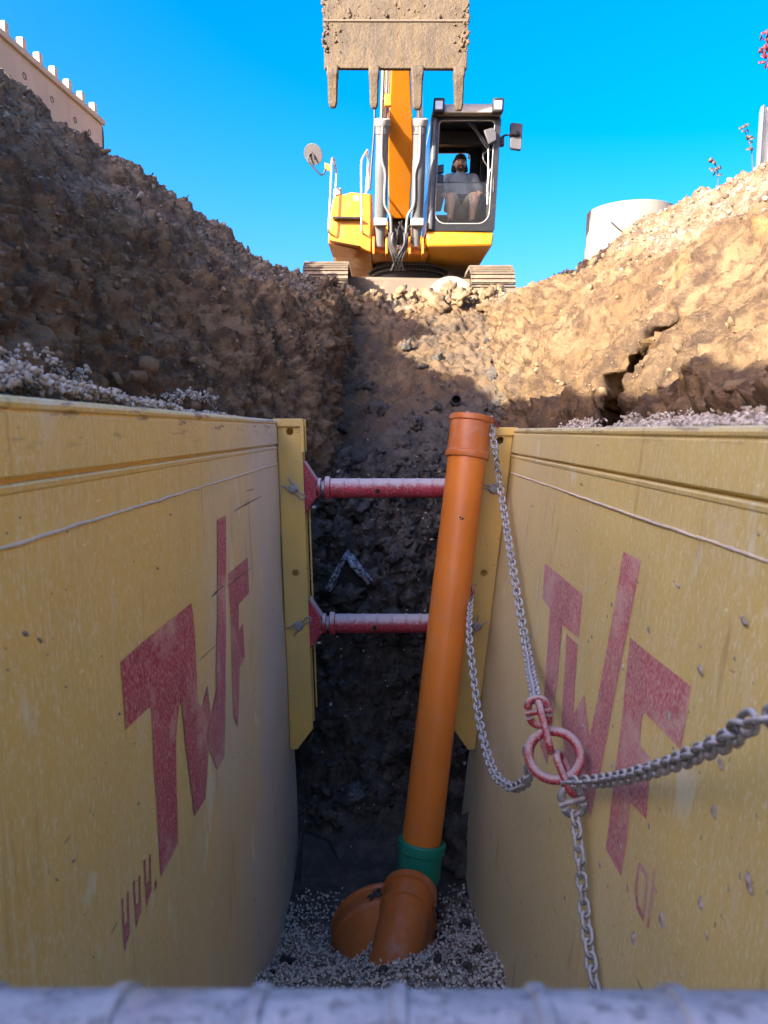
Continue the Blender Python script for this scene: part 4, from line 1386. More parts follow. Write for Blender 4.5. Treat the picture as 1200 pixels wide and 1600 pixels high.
# --- tracks: shoes round a frame, front idler towards the lens
def track(x0, x1, ztop):
    cx, w = (x0 + x1) / 2, (x1 - x0)
    H = .92
    zc = ztop - H / 2
    r = H / 2 - .03
    yA, yB = 10.12 + H / 2, 14.0 - H / 2
    path = []
    for k in range(15):
        a = math.pi / 2 + math.pi * k / 14
        path.append((yA + r * math.cos(a), zc + r * math.sin(a)))
    nstr = 18
    for k in range(1, nstr):
        path.append((yA + (yB - yA) * k / nstr, zc - r))
    for k in range(15):
        a = -math.pi / 2 + math.pi * k / 14
        path.append((yB + r * math.cos(a), zc + r * math.sin(a)))
    for k in range(1, nstr):
        path.append((yB - (yB - yA) * k / nstr, zc + r))
    # resample to shoes of ~0.19 m
    pts = [Vector((0, p[0], p[1])) for p in path] + [Vector((0, path[0][0], path[0][1]))]
    cum = [0]
    for i in range(1, len(pts)): cum.append(cum[-1] + (pts[i] - pts[i - 1]).length)
    n = int(cum[-1] / .185)
    fr = MB()
    fr.box(cx - w * .22, cx + w * .22, yA, yB, zc - r + .07, zc + r - .07)
    base = obj("track_frame", fr, EX_FRAME, EX, bevel=.03)
    fr = MB()
    fr.lathe((cx - w * .2, yA, zc), (1, 0, 0), [(0, r - .05), (w * .4, r - .05)], 28, cap0=True, cap1=True)
    obj("idler_wheel", fr, EX_RING, base)
    fr = MB()
    fr.lathe((cx - w * .2, yB, zc), (1, 0, 0), [(0, r - .05), (w * .4, r - .05)], 28, cap0=True, cap1=True)
    obj("idler_wheel", fr, EX_RING, base)
    sh = MB()
    sh.box(-w / 2, w / 2, -.088, .088, 0, .026)
    for gy in (-.075, .0, .075):
        sh.box(-w / 2, w / 2, gy - .007, gy + .007, .0261, .052)
    me = bpy.data.meshes.new("track_shoe")
    me.from_pydata(sh.v, [], sh.f); finish(me, 30)
    me.materials.append(EX_TRACK)
    for i in range(n):
        s = (i + .35) * cum[-1] / n
        j = max(k for k in range(len(cum) - 1) if cum[k] <= s)
        f = (s - cum[j]) / (cum[j + 1] - cum[j])
        p = pts[j].lerp(pts[j + 1], f)
        tdir = (pts[j + 1] - pts[j]).normalized()
        nrm_ = Vector((1, 0, 0)).cross(tdir)
        if nrm_.dot(Vector((0, p.y - (yA + yB) / 2, (p.z - zc) * 5))) < 0: nrm_ = -nrm_
        o = bpy.data.objects.new("track_shoe", me)
        COL.objects.link(o)
        o.parent = base
        xa = tdir.cross(nrm_)
        M = Matrix((xa, tdir, nrm_)).transposed().to_4x4()
        M.translation = Vector((cx, p.y, p.z))
        o.matrix_basis = M
    # caked mud on the front of the track
    return base
TL0, TL1 = E(472, 420, 10.15).x, E(543, 420, 10.15).x
TR0, TR1 = E(737, 420, 10.15).x, E(806, 420, 10.15).x
track(TL0, TL1, E(500, 403, 10.2).z)
track(TR0, TR1, E(770, 409, 10.2).z)
# centre frame
m = MB()
zc_ = E(640, 432, 11.2).z
m.prism([E(540, 431, 10.9), E(738, 435, 10.9), E(738, 470, 10.9), E(540, 470, 10.9)], (0, 2.2, 0))
obj("undercarriage_frame", m, EX_TRACK, EX, bevel=.04)
m = MB()
c = E(704, 468, 10.6)
arc = [c + Vector((.34 * math.cos(a), 0, .32 * math.sin(a))) for a in np.linspace(0, math.pi, 20)]
m.prism(arc, (0, .35, 0))
obj("frame_dome", m, paint("dome_grey", (.20, .195, .18), (.16, .13, .09), .6, .6), EX)
# slew ring
rcen = Vector((E(638, 412, 12.0).x, 12.0, E(638, 412, 11.4).z))
RSL = .62
m = MB(); m.lathe(rcen + Vector((0, 0, -.20)), (0, .03, 1), [(0, RSL - .10), (.10, RSL - .10), (.10, RSL - .03), (.125, RSL - .03), (.125, RSL - .08), (.165, RSL - .08), (.165, RSL), (.205, RSL + .01), (.23, RSL + .01), (.23, RSL - .2)], 64, cap0=True)
ringo = obj("slew_ring", m, EX_RING, EX)
m = MB()
for k in range(72):
    a = 2 * math.pi * k / 72
    for zz, rr in ((-.088, RSL - .018), (-.012, RSL + .004)):
        p = rcen + Vector((rr * math.cos(a), rr * math.sin(a), zz))
        m.ball(p, .014, 6, 4)
obj("ring_bolts", m, EX_PALE, ringo)["kind"] = "stuff"
# upper frame (deck) and counterweight behind
m = MB()
zd = E(640, 398, 11.0).z
m.prism([Vector((E(520, 398, 11).x, 11.0, zd + .02)), Vector((E(760, 398, 11).x, 11.0, zd + .02)), Vector((E(760, 398, 11).x, 11.0, zd + .16)), Vector((E(520, 398, 11).x, 11.0, zd + .16))], (0, 3.2, 0))
deck = obj("machine_deck", m, EX_ORA, EX, bevel=.03)
m = MB()
m.box(E(516, 300, 11).x - .05, E(775, 300, 11).x + .05, 13.6, 14.6, zd + .17, zd + .95)
obj("counterweight", m, EX_YEL, EX, bevel=.12)
m = MB()
m.box(E(560, 300, 11).x, E(650, 300, 11).x, 11.9, 13.55, zd + .17, zd + .72)
obj("engine_hood", m, EX_YEL, EX, bevel=.06)

# --- left storage box with steps
BX = 10.6
m = MB()
m.prism([E(520.5, 308, BX), E(515, 339, BX), E(512.5, 379, BX), E(580, 394, BX), E(582, 303, BX), E(548, 300, BX)], (0, 1.25, 0))
sbox = obj("storage_box", m, EX_YEL, EX, bevel=.02)
m = MB()
m.prism([E(513, 380.5, BX - .01), E(520, 401, BX + .35), E(580, 404, BX + .35), E(580, 395, BX - .01)], (0, .012, 0))
obj("belly_plate", m, EX_ORA, sbox)
m = MB()
m.prism([E(519.6, 338, BX - .10), E(563.6, 338.5, BX - .10), E(563.6, 341.5, BX - .10), E(519.6, 341, BX - .10)], (0, .098, 0))
obj("step_tread", m, EX_DARK, sbox, bevel=.004)
m = MB()
m.prism([E(514, 372, BX - .14), E(563, 381, BX - .14), E(563, 384.5, BX - .14), E(514, 375, BX - .14)], (0, .138, 0))
obj("step_tread", m, EX_YEL, sbox, bevel=.004)
m = MB()
for k in range(14):
    p = E(517 + k * 3.3, 376.2 + k * .62, BX - .142)
    m.box(p.x - .009, p.x + .009, BX - .144, BX - .1405, p.z - .006, p.z + .006)
obj("tread_holes", m, DARKHOLE, sbox)["kind"] = "stuff"
c = E(556.5, 309.5, BX - .004)
m = MB(); m.lathe(c, (0, -1, 0), [(-.002, .037), (.003, .037), (.0035, .0)], 28)
obj("warning_sticker", m, plain("sticker_white", (.8, .8, .8), (.75, .75, .76)), sbox)
m = MB()
m.box(c.x - .006, c.x + .006, c.y - .0055, c.y - .004, c.z - .016, c.z + .018)
m.ball(c + Vector((0, -.005, .008)), (.013, .0015, .009), 10, 6)
obj("sticker_mark", m, plain("sticker_blue", (.12, .06, .25), (.45, .05, .06), 40), sbox)
m = MB()
m.prism([E(520, 306, BX + .2), E(533, 304.5, BX + .2), E(533, 292, BX + .2), E(521, 294, BX + .2)], (0, .25, 0))
obj("filler_cap", m, EX_PALE, sbox, bevel=.02)

def rail(px, Ys, mat=CHROME, r=.014, name="handrail", parent=None):
    m = MB()
    pts = [E(x, y, Y) for (x, y), Y in zip(px, Ys)]
    sm = []
    for i in range(len(pts) - 1):
        for k in range(6): sm.append(pts[i].lerp(pts[i + 1], k / 6))
    sm.append(pts[-1])
    # round the bends
    for _ in range(2):
        sm = [sm[0]] + [(sm[i - 1] + sm[i] * 2 + sm[i + 1]) / 4 for i in range(1, len(sm) - 1)] + [sm[-1]]
    m.tube(sm, r, 8)
    return obj(name, m, mat, parent or EX)
t = NT("rail_silver"); RAILM = t.done(t.mix(t.ramp(t.noise(9, 3), .4, .6), (.40, .40, .385), (.30, .295, .275)), .4, .5, .5)
rail([(517, 366), (513, 361), (515, 330), (517, 290), (518.7, 247), (521.5, 247.5), (526, 270), (524, 300), (522, 336)], [BX, BX - .12, BX - .12, BX - .12, BX - .1, BX - .05, BX + .1, BX + .1, BX + .08], RAILM)
rail([(567, 365), (565, 361), (565.2, 320), (564.5, 285), (564.5, 250), (573.7, 234), (575.5, 250), (572.5, 290), (570, 336)], [BX, BX - .12, BX - .12, BX - .12, BX - .12, BX - .05, BX + .1, BX + .1, BX + .08], RAILM)
rail([(573.7, 234), (576, 262), (576.5, 290), (573, 300)], [BX - .05, BX + .25, BX + .3, BX + .3], RAILM)
rail([(585.6, 150), (585, 205), (581, 250), (578, 296)], [BX + .5] * 4, EX_BLACK, .016, "hydraulic_line")
# round mirror on its bent arm
mir = E(489.5, 241, BX - .1)
m = MB()
nrmv = Vector((-.30, -.75, -.5)).normalized()
m.lathe(mir, nrmv, [(-.045, .0), (-.04, .07), (-.02, .125), (0, .138), (.006, .134)], 36, cap1=True)
mo = obj("round_mirror", m, MIRB, EX)
rail([(508.6, 264), (506, 272), (501, 273.5), (490, 262), (481.5, 253), (482, 244), (487, 238)], [BX - .1] * 7, EX_BLACK, .012, "mirror_arm", mo)
m = MB(); m.prism([E(507, 254, BX - .1), E(518, 258, BX - .1), E(518, 268, BX - .1), E(508, 265, BX - .1)], (0, .02, 0))
obj("mirror_bracket", m, EX_ORA, mo)
m = MB(); cc = mir + nrmv * .012
m.tube([cc + Vector((-.03, 0, .06)), cc + Vector((.01, -.005, -.02)), cc + Vector((.02, 0, -.07))], .012, 8)
obj("mirror_clamp", m, EX_BLACK, mo)

# --- boom, rising towards the lens and bending over above the picture
def boom_sec(pairs):
    """pairs: (left point, right point, thickness) per section; a tapered box beam facing the lens"""
    m = MB()
    n = len(pairs)
    V = []
    for (a, b, th, tv) in pairs:
        a, b, tv = Vector(a), Vector(b), Vector(tv)
        V += [a, b, b + tv * th, a + tv * th]
    F = [(0, 1, 2, 3), tuple(4 * (n - 1) + k for k in (3, 2, 1, 0))]
    for i in range(n - 1):
        o = 4 * i
        for k in range(4):
            F.append((o + k, o + (k + 1) % 4, o + 4 + (k + 1) % 4, o + 4 + k))
    m.add(V, F)
    return m
bz = Vector((0, .85, .5))
b_foot_l, b_foot_r = E(608, 342, 11.05), E(640, 342, 11.05)
b1l, b1r = E(606, 233, 10.35), E(646.5, 233, 10.35)
b2l, b2r = E(611, 112, 9.65), E(641, 112, 9.65)
b3l, b3r = E(611, -60, 8.9), E(641, -60, 8.9)
kn = (b3l + b3r) / 2
hw = (b3r - b3l).length / 2
xc = kn.x
sec = [(b_foot_l, b_foot_r, .40, bz), (b1l, b1r, .62, bz), (b2l, b2r, .66, bz), (b3l, b3r, .66, bz),
       (Vector((xc - hw, 8.2, 6.55)), Vector((xc + hw, 8.2, 6.55)), .66, Vector((0, .5, .87))),
       (Vector((xc - hw, 7.2, 7.05)), Vector((xc + hw, 7.2, 7.05)), .5, Vector((0, .3, .95))),
       (Vector((xc - hw * .9, 6.1, 7.15)), Vector((xc + hw * .9, 6.1, 7.15)), .34, Vector((0, .1, 1)))]
boom = obj("boom", boom_sec(sec), EX_ORA, EX, bevel=.015)
# stick, hanging from the boom head to the bucket pivot
pin_b = Vector((P(620, 0, 6.5).x, 6.75, 4.38))
sx = pin_b.x
sec = [(Vector((sx - .13, 5.75, 7.75)), Vector((sx + .13, 5.75, 7.75)), .45, Vector((0, 1, .1))), (Vector((sx - .15, 5.85, 7.0)), Vector((sx + .15, 5.85, 7.0)), .70, Vector((0, 1, .05))), (Vector((sx - .13, 6.58, 4.25)), Vector((sx + .13, 6.58, 4.25)), .30, Vector((0, 1, .05)))]
obj("stick", boom_sec(sec), EX_ORA, EX, bevel=.015)
# hoses up the boom's flank
for k, dx in enumerate((-.02, -.045)):
    m = MB()
    m.tube([b1l + Vector((dx, .1, 0)), b2l + Vector((dx, .1, 0)), b3l + Vector((dx, .1, 0))], .012, 8)
    obj("boom_pipe", m, EX_PALE, boom)
m = MB()
p = b2l + Vector((-.035, .07, -.33))
m.box(p.x - .045, p.x + .04, p.y - .03, p.y + .03, p.z - .05, p.z + .09)
obj("pipe_clamp", m, EX_YEL, boom, bevel=.008)
# lift cylinders either side
for (bx0, bx1, tx0, tx1, rx, sgn_) in ((588, 600, 588.5, 607, 602, -1), (643.5, 657, 647, 666, 655.5, 1)):
    foot = (E(bx0, 384, 10.65) + E(bx1, 384, 10.65)) / 2
    head = (E(tx0, 194, 10.02) + E(tx1, 194, 10.02)) / 2
    dirc = (head - foot).normalized()
    L_ = (head - foot).length
    m = MB()
    m.lathe(foot, dirc, [(0, .055), (.16, .062), (.30, .083), (L_ * .55, .083), (L_ * .56, .086), (L_ * .72, .086), (L_ * .73, .083), (L_ - .12, .083), (L_ - .11, .092), (L_, .092), (L_ + .005, .05)], 28, cap0=True)
    cyl = obj("lift_cylinder", m, EX_GREY, EX)
    m = MB(); top = P(rx, 60, 9.75)
    m.tube([head, head + (top - head) * 1.0, top + (top - head) * .8], .043, 16)
    obj("piston_rod", m, CHROME, cyl)
    m = MB(); m.lathe(head, dirc, [(-.02, .097), (-.01, .103), (.06, .103), (.07, .06)], 24)
    obj("gland_nut", m, EX_PALE, cyl)
    # steel feed pipe with its bends, clamp and hoses at the foot
    s = -sgn_
    sd = Vector((1, 0, 0)) * s
    fr_ = Vector((0, -.10, 0))
    a = head + fr_ + sd * .0
    path = [head + fr_ * .9 - dirc * .02, head + fr_ - dirc * .42, head + fr_ + sd * .05 - dirc * .62, head + fr_ + sd * .05 - dirc * .98, head + fr_ + sd * .13 - dirc * 1.14, head + fr_ + sd * .15 - dirc * 1.36]
    m = MB(); m.tube(smooth_path(path, 60), .017, 8)
    obj("feed_pipe", m, EX_PALE, cyl)
    q0 = head + fr_ * .9 - dirc * 1.22
    m = MB(); m.hexa([q0 + Vector(v) for v in ((-.09, -.03, -.05), (.09, -.03, -.05), (.09, .05, -.05), (-.09, .05, -.05), (-.09, -.03, .05), (.09, -.03, .05), (.09, .05, .05), (-.09, .05, .05))])
    obj("pipe_clamp", m, EX_PALE, cyl, bevel=.01)
    for j in range(3):
        hs_ = head + fr_ + sd * (.13 + .02 * j) - dirc * 1.36
        m = MB(); m.tube(smooth_path([hs_, hs_ - dirc * .16 + Vector((0, -.02 * j, 0)), hs_ - dirc * .32 + sd * (.05 + .02 * j), hs_ - dirc * .47 + sd * (.11 + .03 * j) + Vector((0, .15, 0))], 30), .017, 8)
        obj("hydraulic_hose", m, EX_RING, cyl)
    for dx in (-.105, .075):
        m = MB()
        m.prism([foot + Vector((dx, -.10, -.13)), foot + Vector((dx, .28, -.13)), foot + Vector((dx, .28, .06)), foot + Vector((dx, .05, .13)), foot + Vector((dx, -.06, .11))], (.03, 0, 0))
        obj("cylinder_lug", m, EX_ORA, cyl, bevel=.006)
m = MB()
m.prism([E(583, 385, 10.75), E(670, 388, 10.75), E(668, 398, 10.75), E(583, 396, 10.75)], (0, .5, 0))
obj("boom_seat", m, EX_ORA, EX, bevel=.02)
m = MB()
for k in range(9):
    a = E(606 + 4.5 * k, 345 + random.uniform(0, 25), 10.95); b = E(608 + 4 * k + random.uniform(-6, 6), 384, 10.9)
    m.tube(smooth_path([a, a.lerp(b, .5) + Vector((random.uniform(-.08, .08), -.08, 0)), b], 16), .018, 7)
obj("hose_bundle", m, EX_BLACK, EX)["kind"] = "stuff"
m = MB()
m.prism([E(606, 340, 11.2), E(642, 340, 11.2), E(642, 386, 11.2), E(606, 386, 11.2)], (0, .1, 0))
obj("boom_well", m, EX_BLACK, EX)
m = MB()
for q_ in ((624, 388, .03), (632, 393, .025)):
    p = E(q_[0], q_[1], 10.7)
    m.box(p.x - q_[2], p.x + q_[2], p.y - .05, p.y + .02, p.z - q_[2], p.z + q_[2])
obj("grease_block", m, EX_PALE, EX, bevel=.008)

# --- bucket: curved shell, cheeks, welded lip and four teeth
BKY = 6.28
lipz = P(620, 110, BKY).z
bl, br = P(508.5, 110, BKY).x, P(729, 112, BKY).x
seam = P(620, 37, BKY).z
sl, sr = P(505.5, 37, BKY).x, P(731.5, 38, BKY).x
shell = [(BKY - .01, lipz + .25), (BKY - .02, seam + .02), (BKY - .03, seam + .25), (BKY + .0, seam + .5), (BKY + .12, seam + .74), (BKY + .33, seam + .92), (BKY + .60, seam + .98), (BKY + .85, seam + .90)]
m = MB()
V = []
for (yv, zv) in shell: V += [Vector((sl, yv, zv)), Vector((sr, yv, zv))]
for (yv, zv) in shell: V += [Vector((sl, yv + .03, zv - .005)), Vector((sr, yv + .03, zv - .005))]
n = len(shell)
F = [(2 * i, 2 * i + 1, 2 * i + 3, 2 * i + 2) for i in range(n - 1)] + [(2 * n + 2 * i + 2, 2 * n + 2 * i + 3, 2 * n + 2 * i + 1, 2 * n + 2 * i) for i in range(n - 1)]
F += [(1, 0, 2 * n, 2 * n + 1), (2 * n - 2, 2 * n - 1, 4 * n - 1, 4 * n - 2)]
F += [(2 * i, 2 * i + 2, 2 * n + 2 * i + 2, 2 * n + 2 * i) for i in range(n - 1)] + [(2 * i + 3, 2 * i + 1, 2 * n + 2 * i + 1, 2 * n + 2 * i + 3) for i in range(n - 1)]
m.add(V, F)
bucket = obj("bucket", m, BUCKET, EX)
m = MB()
m.prism([Vector((sl, BKY - .035, seam)), Vector((sr, BKY - .035, seam - .005)), Vector((br, BKY - .025, lipz)), Vector((bl, BKY - .025, lipz + .008))], (0, .045, 0))
obj("cutting_lip", m, BUCKET, bucket, bevel=.006)
m = MB(); m.tube([Vector((sl + .005, BKY - .038, seam + .004)), Vector((sr - .005, BKY - .038, seam + .0))], .009, 8)
obj("lip_weld", m, EX_TRACK, bucket)
for xs in (sl - .0, sr - .025):
    m = MB()
    poly = [Vector((xs, yv + .02, zv)) for (yv, zv) in shell] + [Vector((xs, BKY + .75, seam + .6)), Vector((xs, BKY + .35, lipz + .15)), Vector((xs, BKY + .03, lipz + .02))]
    m.prism(poly, (.025, 0, 0))
    obj("bucket_cheek", m, BUCKET, bucket, bevel=.004)
for dx in (-.20, .16):
    m = MB()
    m.prism([Vector((sx + dx, BKY + .33, seam + .9)), Vector((sx + dx, BKY + .85, seam + .85)), Vector((sx + dx, 6.95, 4.5)), Vector((sx + dx, 6.62, 4.5))], (.04, 0, 0))
    obj("bucket_ear", m, BUCKET, bucket)
for (tx0, tx1, ty0, ty1) in ((511, 529, 111, 170.5), (576, 593, 112, 172), (642, 662, 112, 173.5), (708, 726, 113, 175)):
    a, b = P(tx0, ty0, BKY), P(tx1, ty0, BKY)
    zt_, zb_ = a.z + .03, P(tx0, ty1, BKY).z
    cx_, w_ = (a.x + b.x) / 2, (b.x - a.x) / 2
    m = MB()
    V = []
    for (f, wv, y0_, y1_) in ((0, 1.0, -.05, .045), (.22, 1.0, -.062, .05), (.26, .88, -.055, .045), (.86, .78, -.04, .015), (1.0, .50, -.028, .0)):
        z_ = zt_ + (zb_ - zt_) * f
        V += [Vector((cx_ - w_ * wv, BKY + y0_, z_)), Vector((cx_ + w_ * wv, BKY + y0_, z_)), Vector((cx_ + w_ * wv, BKY + y1_, z_)), Vector((cx_ - w_ * wv, BKY + y1_, z_))]
    F = [(3, 2, 1, 0), (16, 17, 18, 19)]
    for i in range(4):
        for k in range(4): F.append((4 * i + k, 4 * i + (k + 1) % 4, 4 * i + 4 + (k + 1) % 4, 4 * i + 4 + k))
    m.add(V, F)
    obj("bucket_tooth", m, BUCKET, bucket, bevel=.012, angle=60)
# caked mud on the bucket
mp_ = []
for _ in range(420):
    f = random.random()
    edge = random.random() < .45
    xx = (sl + random.random() ** 2.2 * .16 if random.random() < .5 else sr - random.random() ** 2.2 * .12) if edge else random.uniform(sl, sr)
    zz = random.uniform(lipz + .12, seam + .3) if edge else random.uniform(seam + .02, seam + .35)
    mp_.append((xx, BKY - .035 + .02 * (zz > seam), zz))
o = rocks("caked_mud", np.array(mp_), np.minimum(rng.gamma(1.5, .007, len(mp_)) + .004, .03), MUDB, None, squash=.5, parent=bucket)
o["kind"] = "stuff"

# --- cab
CB = thing  # (name kept for reading only)
zf0 = E(700, 361).z
cab_l, cab_r = E(666.5, 361).x, E(772.5, 362).x
lean = (E(673, 189).x - E(666, 360).x) / (E(673, 189).z - E(666, 360).z)
ztop = E(720, 189).z
DEP = 1.6
def C(x, z, y=0.0):
    """cab coordinates: x across from the left edge at its foot, z above the sill, y back from the windscreen"""
    return Vector((cab_l + x + lean * z, CABY + y - .10 * z, zf0 + z + .12 * y))
CW, CH = cab_r - cab_l, ztop - zf0
# skirt below the windscreen, cut back underneath
m = MB()
V = [E(666, 361), E(772, 363), E(770, 384), E(666.5, 385)]
Bk = [E(672, 397, CABY + .35), E(752, 409, CABY + .45)]
zlow = min(Bk[0].z, Bk[1].z)
pts = [V[3], V[2], Bk[1], Bk[0], V[0], V[1], V[1] + Vector((0, DEP, 0)), V[0] + Vector((0, DEP, 0)), Bk[1] + Vector((0, DEP - .45, 0)), Bk[0] + Vector((0, DEP - .35, 0))]
m.add(pts, [(0, 1, 5, 4), (3, 2, 1, 0), (4, 5, 6, 7), (1, 2, 8, 6, 5), (3, 0, 4, 7, 9), (2, 3, 9, 8), (6, 8, 9, 7)])
cab = obj("cab", m, EX_YEL, EX, bevel=.03)
# windscreen frame: a ring with rounded corners
def ring_frame(outer, inner, y0, depth, mat, name, parent):
    n = len(outer)
    V = [C(*p, y0) for p in outer] + [C(*p, y0) for p in inner] + [C(*p, y0 + depth) for p in outer] + [C(*p, y0 + depth) for p in inner]
    F = []
    for k in range(n):
        j = (k + 1) % n
        F += [(k, j, n + j, n + k), (2 * n + k, 3 * n + k, 3 * n + j, 2 * n + j), (k, 2 * n + k, 2 * n + j, j), (n + k, n + j, 3 * n + j, 3 * n + k)]
    m = MB(); m.add(V, F)
    return obj(name, m, mat, parent, bevel=.006)
def rrect(x0, x1, z0, z1, r, n=6, rt=None):
    rt = r if rt is None else rt
    pts = []
    for (cx_, cz_, a0, rr) in ((x1 - r, z0 + r, -90, r), (x1 - rt, z1 - rt, 0, rt), (x0 + rt, z1 - rt, 90, rt), (x0 + r, z0 + r, 180, r)):
        for k in range(n + 1):
            a = math.radians(a0 + 90 * k / n)
            pts.append((cx_ + rr * math.cos(a), cz_ + rr * math.sin(a)))
    return pts
k_ = CH / (E(673, 189).z - E(666, 361).z)
pxm = CW / 106.0
outer = rrect(0, CW, 0, CH, .03, rt=.05)
inner = rrect(.105, CW - .085, .095, CH - .05, .15, rt=.05)
ring_frame(outer, inner, 0, .09, EX_DARK, "windscreen_frame", cab)
seal_o = rrect(.098, CW - .078, .088, CH - .045, .155, rt=.05)
ring_frame(seal_o, rrect(.113, CW - .093, .103, CH - .058, .145, rt=.05), -.008, .02, EX_PALE, "window_seal", cab)
# corner pillars, sills and roof
for (x0, x1, y0, y1, nm) in ((0, .07, .09, .16, "window_pillar"), (CW - .06, CW, .09, .16, "window_pillar"), (0, .08, DEP - .12, DEP, "corner_pillar"), (CW - .08, CW, DEP - .12, DEP, "corner_pillar"), (CW - .05, CW - .004, .8, .9, "door_pillar")):
    m = MB()
    m.hexa([C(x0, 0, y0), C(x1, 0, y0), C(x1, 0, y1), C(x0, 0, y1), C(x0, CH, y0), C(x1, CH, y0), C(x1, CH, y1), C(x0, CH, y1)])
    obj(nm, m, EX_DARK, cab, bevel=.01)
m = MB()
m.tube([C(.045, .02, -.012), C(.045, CH * .5, -.016), C(.045, CH - .03, -.012)], .040, 14)
obj("window_pillar", m, paint("pillar_sheen", (.10, .105, .11), (.2, .19, .18), .3, .25), cab)  # lighter grey than the frame: the pillar's sheen put into its colour
m = MB()
m.hexa([C(-.01, CH + .002, -.03), C(CW + .01, CH + .002, -.03), C(CW, CH + .002, DEP), C(0, CH + .002, DEP), C(.03, CH + .17, .03), C(CW - .03, CH + .17, .03), C(CW - .03, CH + .15, DEP - .05), C(.03, CH + .15, DEP - .05)])
obj("roof", m, paint("roof_greige", (.33, .30, .24), (.25, .21, .16), .3, .55), cab, bevel=.03)
m = MB()
m.hexa([C(.10, CH + .004, -.16), C(CW - .08, CH + .004, -.16), C(CW - .06, CH + .004, -.03), C(.08, CH + .004, -.03), C(.10, CH + .075, -.13), C(CW - .08, CH + .075, -.13), C(CW - .06, CH + .13, -.03), C(.08, CH + .13, -.03)])
obj("roof_visor", m, paint("visor_greige", (.36, .33, .26), (.22, .19, .15), .3, .55), cab, bevel=.015)
for lx in (.005, CW - .155):
    m = MB(); m.hexa([C(lx, CH - .005, -.20), C(lx + .15, CH - .005, -.20), C(lx + .15, CH - .005, -.07), C(lx, CH - .005, -.07), C(lx + .0, CH + .175, -.20), C(lx + .15, CH + .175, -.20), C(lx + .14, CH + .175, -.07), C(lx + .01, CH + .175, -.07)])
    wl_ = obj("work_light", m, EX_BLACK, cab, bevel=.02)
    m = MB(); m.hexa([C(lx + .025, CH + .03, -.206), C(lx + .125, CH + .03, -.206), C(lx + .125, CH + .03, -.199), C(lx + .025, CH + .03, -.199), C(lx + .025, CH + .135, -.206), C(lx + .125, CH + .135, -.206), C(lx + .125, CH + .135, -.199), C(lx + .025, CH + .135, -.199)])
    obj("lens", m, LENS, wl_, bevel=.004)
# rear wall with its window, side sills, floor, ceiling lining
ring_frame(rrect(.08, CW - .08, 0, CH, .02), rrect(.10, CW - .24, .45, CH - .10, .06), DEP - .06, .05, EX_DARK, "cab_wall", cab)
m = MB(); m.hexa([C(.02, CH - .03, .10), C(CW - .02, CH - .03, .10), C(CW - .02, CH - .03, DEP - .02), C(.02, CH - .03, DEP - .02), C(.02, CH - .004, .10), C(CW - .02, CH - .004, .10), C(CW - .02, CH - .004, DEP - .02), C(.02, CH - .004, DEP - .02)])
obj("roof_lining", m, EX_BLACK, cab)
m = MB(); m.hexa([C(.12, CH - .22, .5), C(CW - .02, CH - .22, .5), C(CW - .02, CH - .22, .62), C(.12, CH - .22, .62), C(.12, CH - .035, .5), C(CW - .02, CH - .035, .5), C(CW - .02, CH - .035, .62), C(.12, CH - .035, .62)])
obj("sun_blind", m, EX_BLACK, cab, bevel=.02)
m = MB(); m.hexa([C(.02, .004, .10), C(CW - .02, .004, .10), C(CW - .02, .004, DEP - .02), C(.02, .004, DEP - .02), C(.02, .03, .10), C(CW - .02, .03, .10), C(CW - .02, .03, DEP - .02), C(.02, .03, DEP - .02)])
obj("cab_floor", m, EX_RING, cab)
for x0, x1 in ((.004, .03), (CW - .03, CW - .004)):
    m = MB(); m.hexa([C(x0, .005, .17), C(x1, .005, .17), C(x1, .005, DEP - .13), C(x0, .005, DEP - .13), C(x0, .55, .17), C(x1, .55, .17), C(x1, .55, DEP - .13), C(x0, .55, DEP - .13)])
    obj("door_sill", m, EX_DARK, cab)
    m = MB(); m.hexa([C(x0, .56, .17), C((x0 + x1) / 2, .56, .17), C((x0 + x1) / 2, .56, DEP - .13), C(x0, .56, DEP - .13), C(x0, CH - .05, .17), C((x0 + x1) / 2, CH - .05, .17), C((x0 + x1) / 2, CH - .05, DEP - .13), C(x0, CH - .05, DEP - .13)])
    obj("door_window", m, GLASS, cab)
m = MB(); m.hexa([C(.10, .09, .030), C(CW - .08, .09, .030), C(CW - .08, .09, .038), C(.10, .09, .038), C(.10, .625, .030), C(CW - .08, .625, .030), C(CW - .08, .625, .038), C(.10, .625, .038)])
obj("windscreen", m, GLASS, cab)
m = MB(); m.tube([C(.10, .628, .034), C(CW - .08, .628, .034)], .0065, 8)
obj("glass_edge", m, EX_DARK, cab)
# wipers, triangular inner mirror, door rails
m = MB(); m.tube([E(724, 181, CABY - .10), E(745, 208, CABY - .06), E(762, 233, CABY - .03)], .013, 8); m.tube([E(731, 183, CABY - .09), E(750, 210, CABY - .06), E(765, 231, CABY - .03)], .009, 8)
wip = obj("wiper_arm", m, EX_DARK, cab)
m = MB(); m.tube([E(763, 232, CABY - .03), E(763, 270, CABY - .028), E(761, 300, CABY - .026)], .008, 8)
obj("wiper_blade", m, RAILM, wip)
m = MB(); m.prism([E(756, 203, CABY - .2), E(770, 199, CABY - .2), E(776, 206, CABY - .18), E(776, 219, CABY - .18), E(764, 225, CABY - .2)], (0, .05, 0))
obj("blind_spot_mirror", m, MIRB, cab, bevel=.012)
rail([(771, 300), (771, 240), (776, 210), (780, 192)], [CABY - .05, CABY - .07, CABY - .07, CABY - .03], EX_BLACK, .012, "mirror_arm", cab)
rail([(768, 268), (763, 262), (755, 250), (754.5, 240), (763, 236), (768, 233)], [CABY + .35] * 6, RAILM, .012, "grab_rail", cab)
rail([(761, 345), (762, 300), (764, 270), (768, 262)], [CABY + .3] * 4, RAILM, .012, "grab_rail", cab)
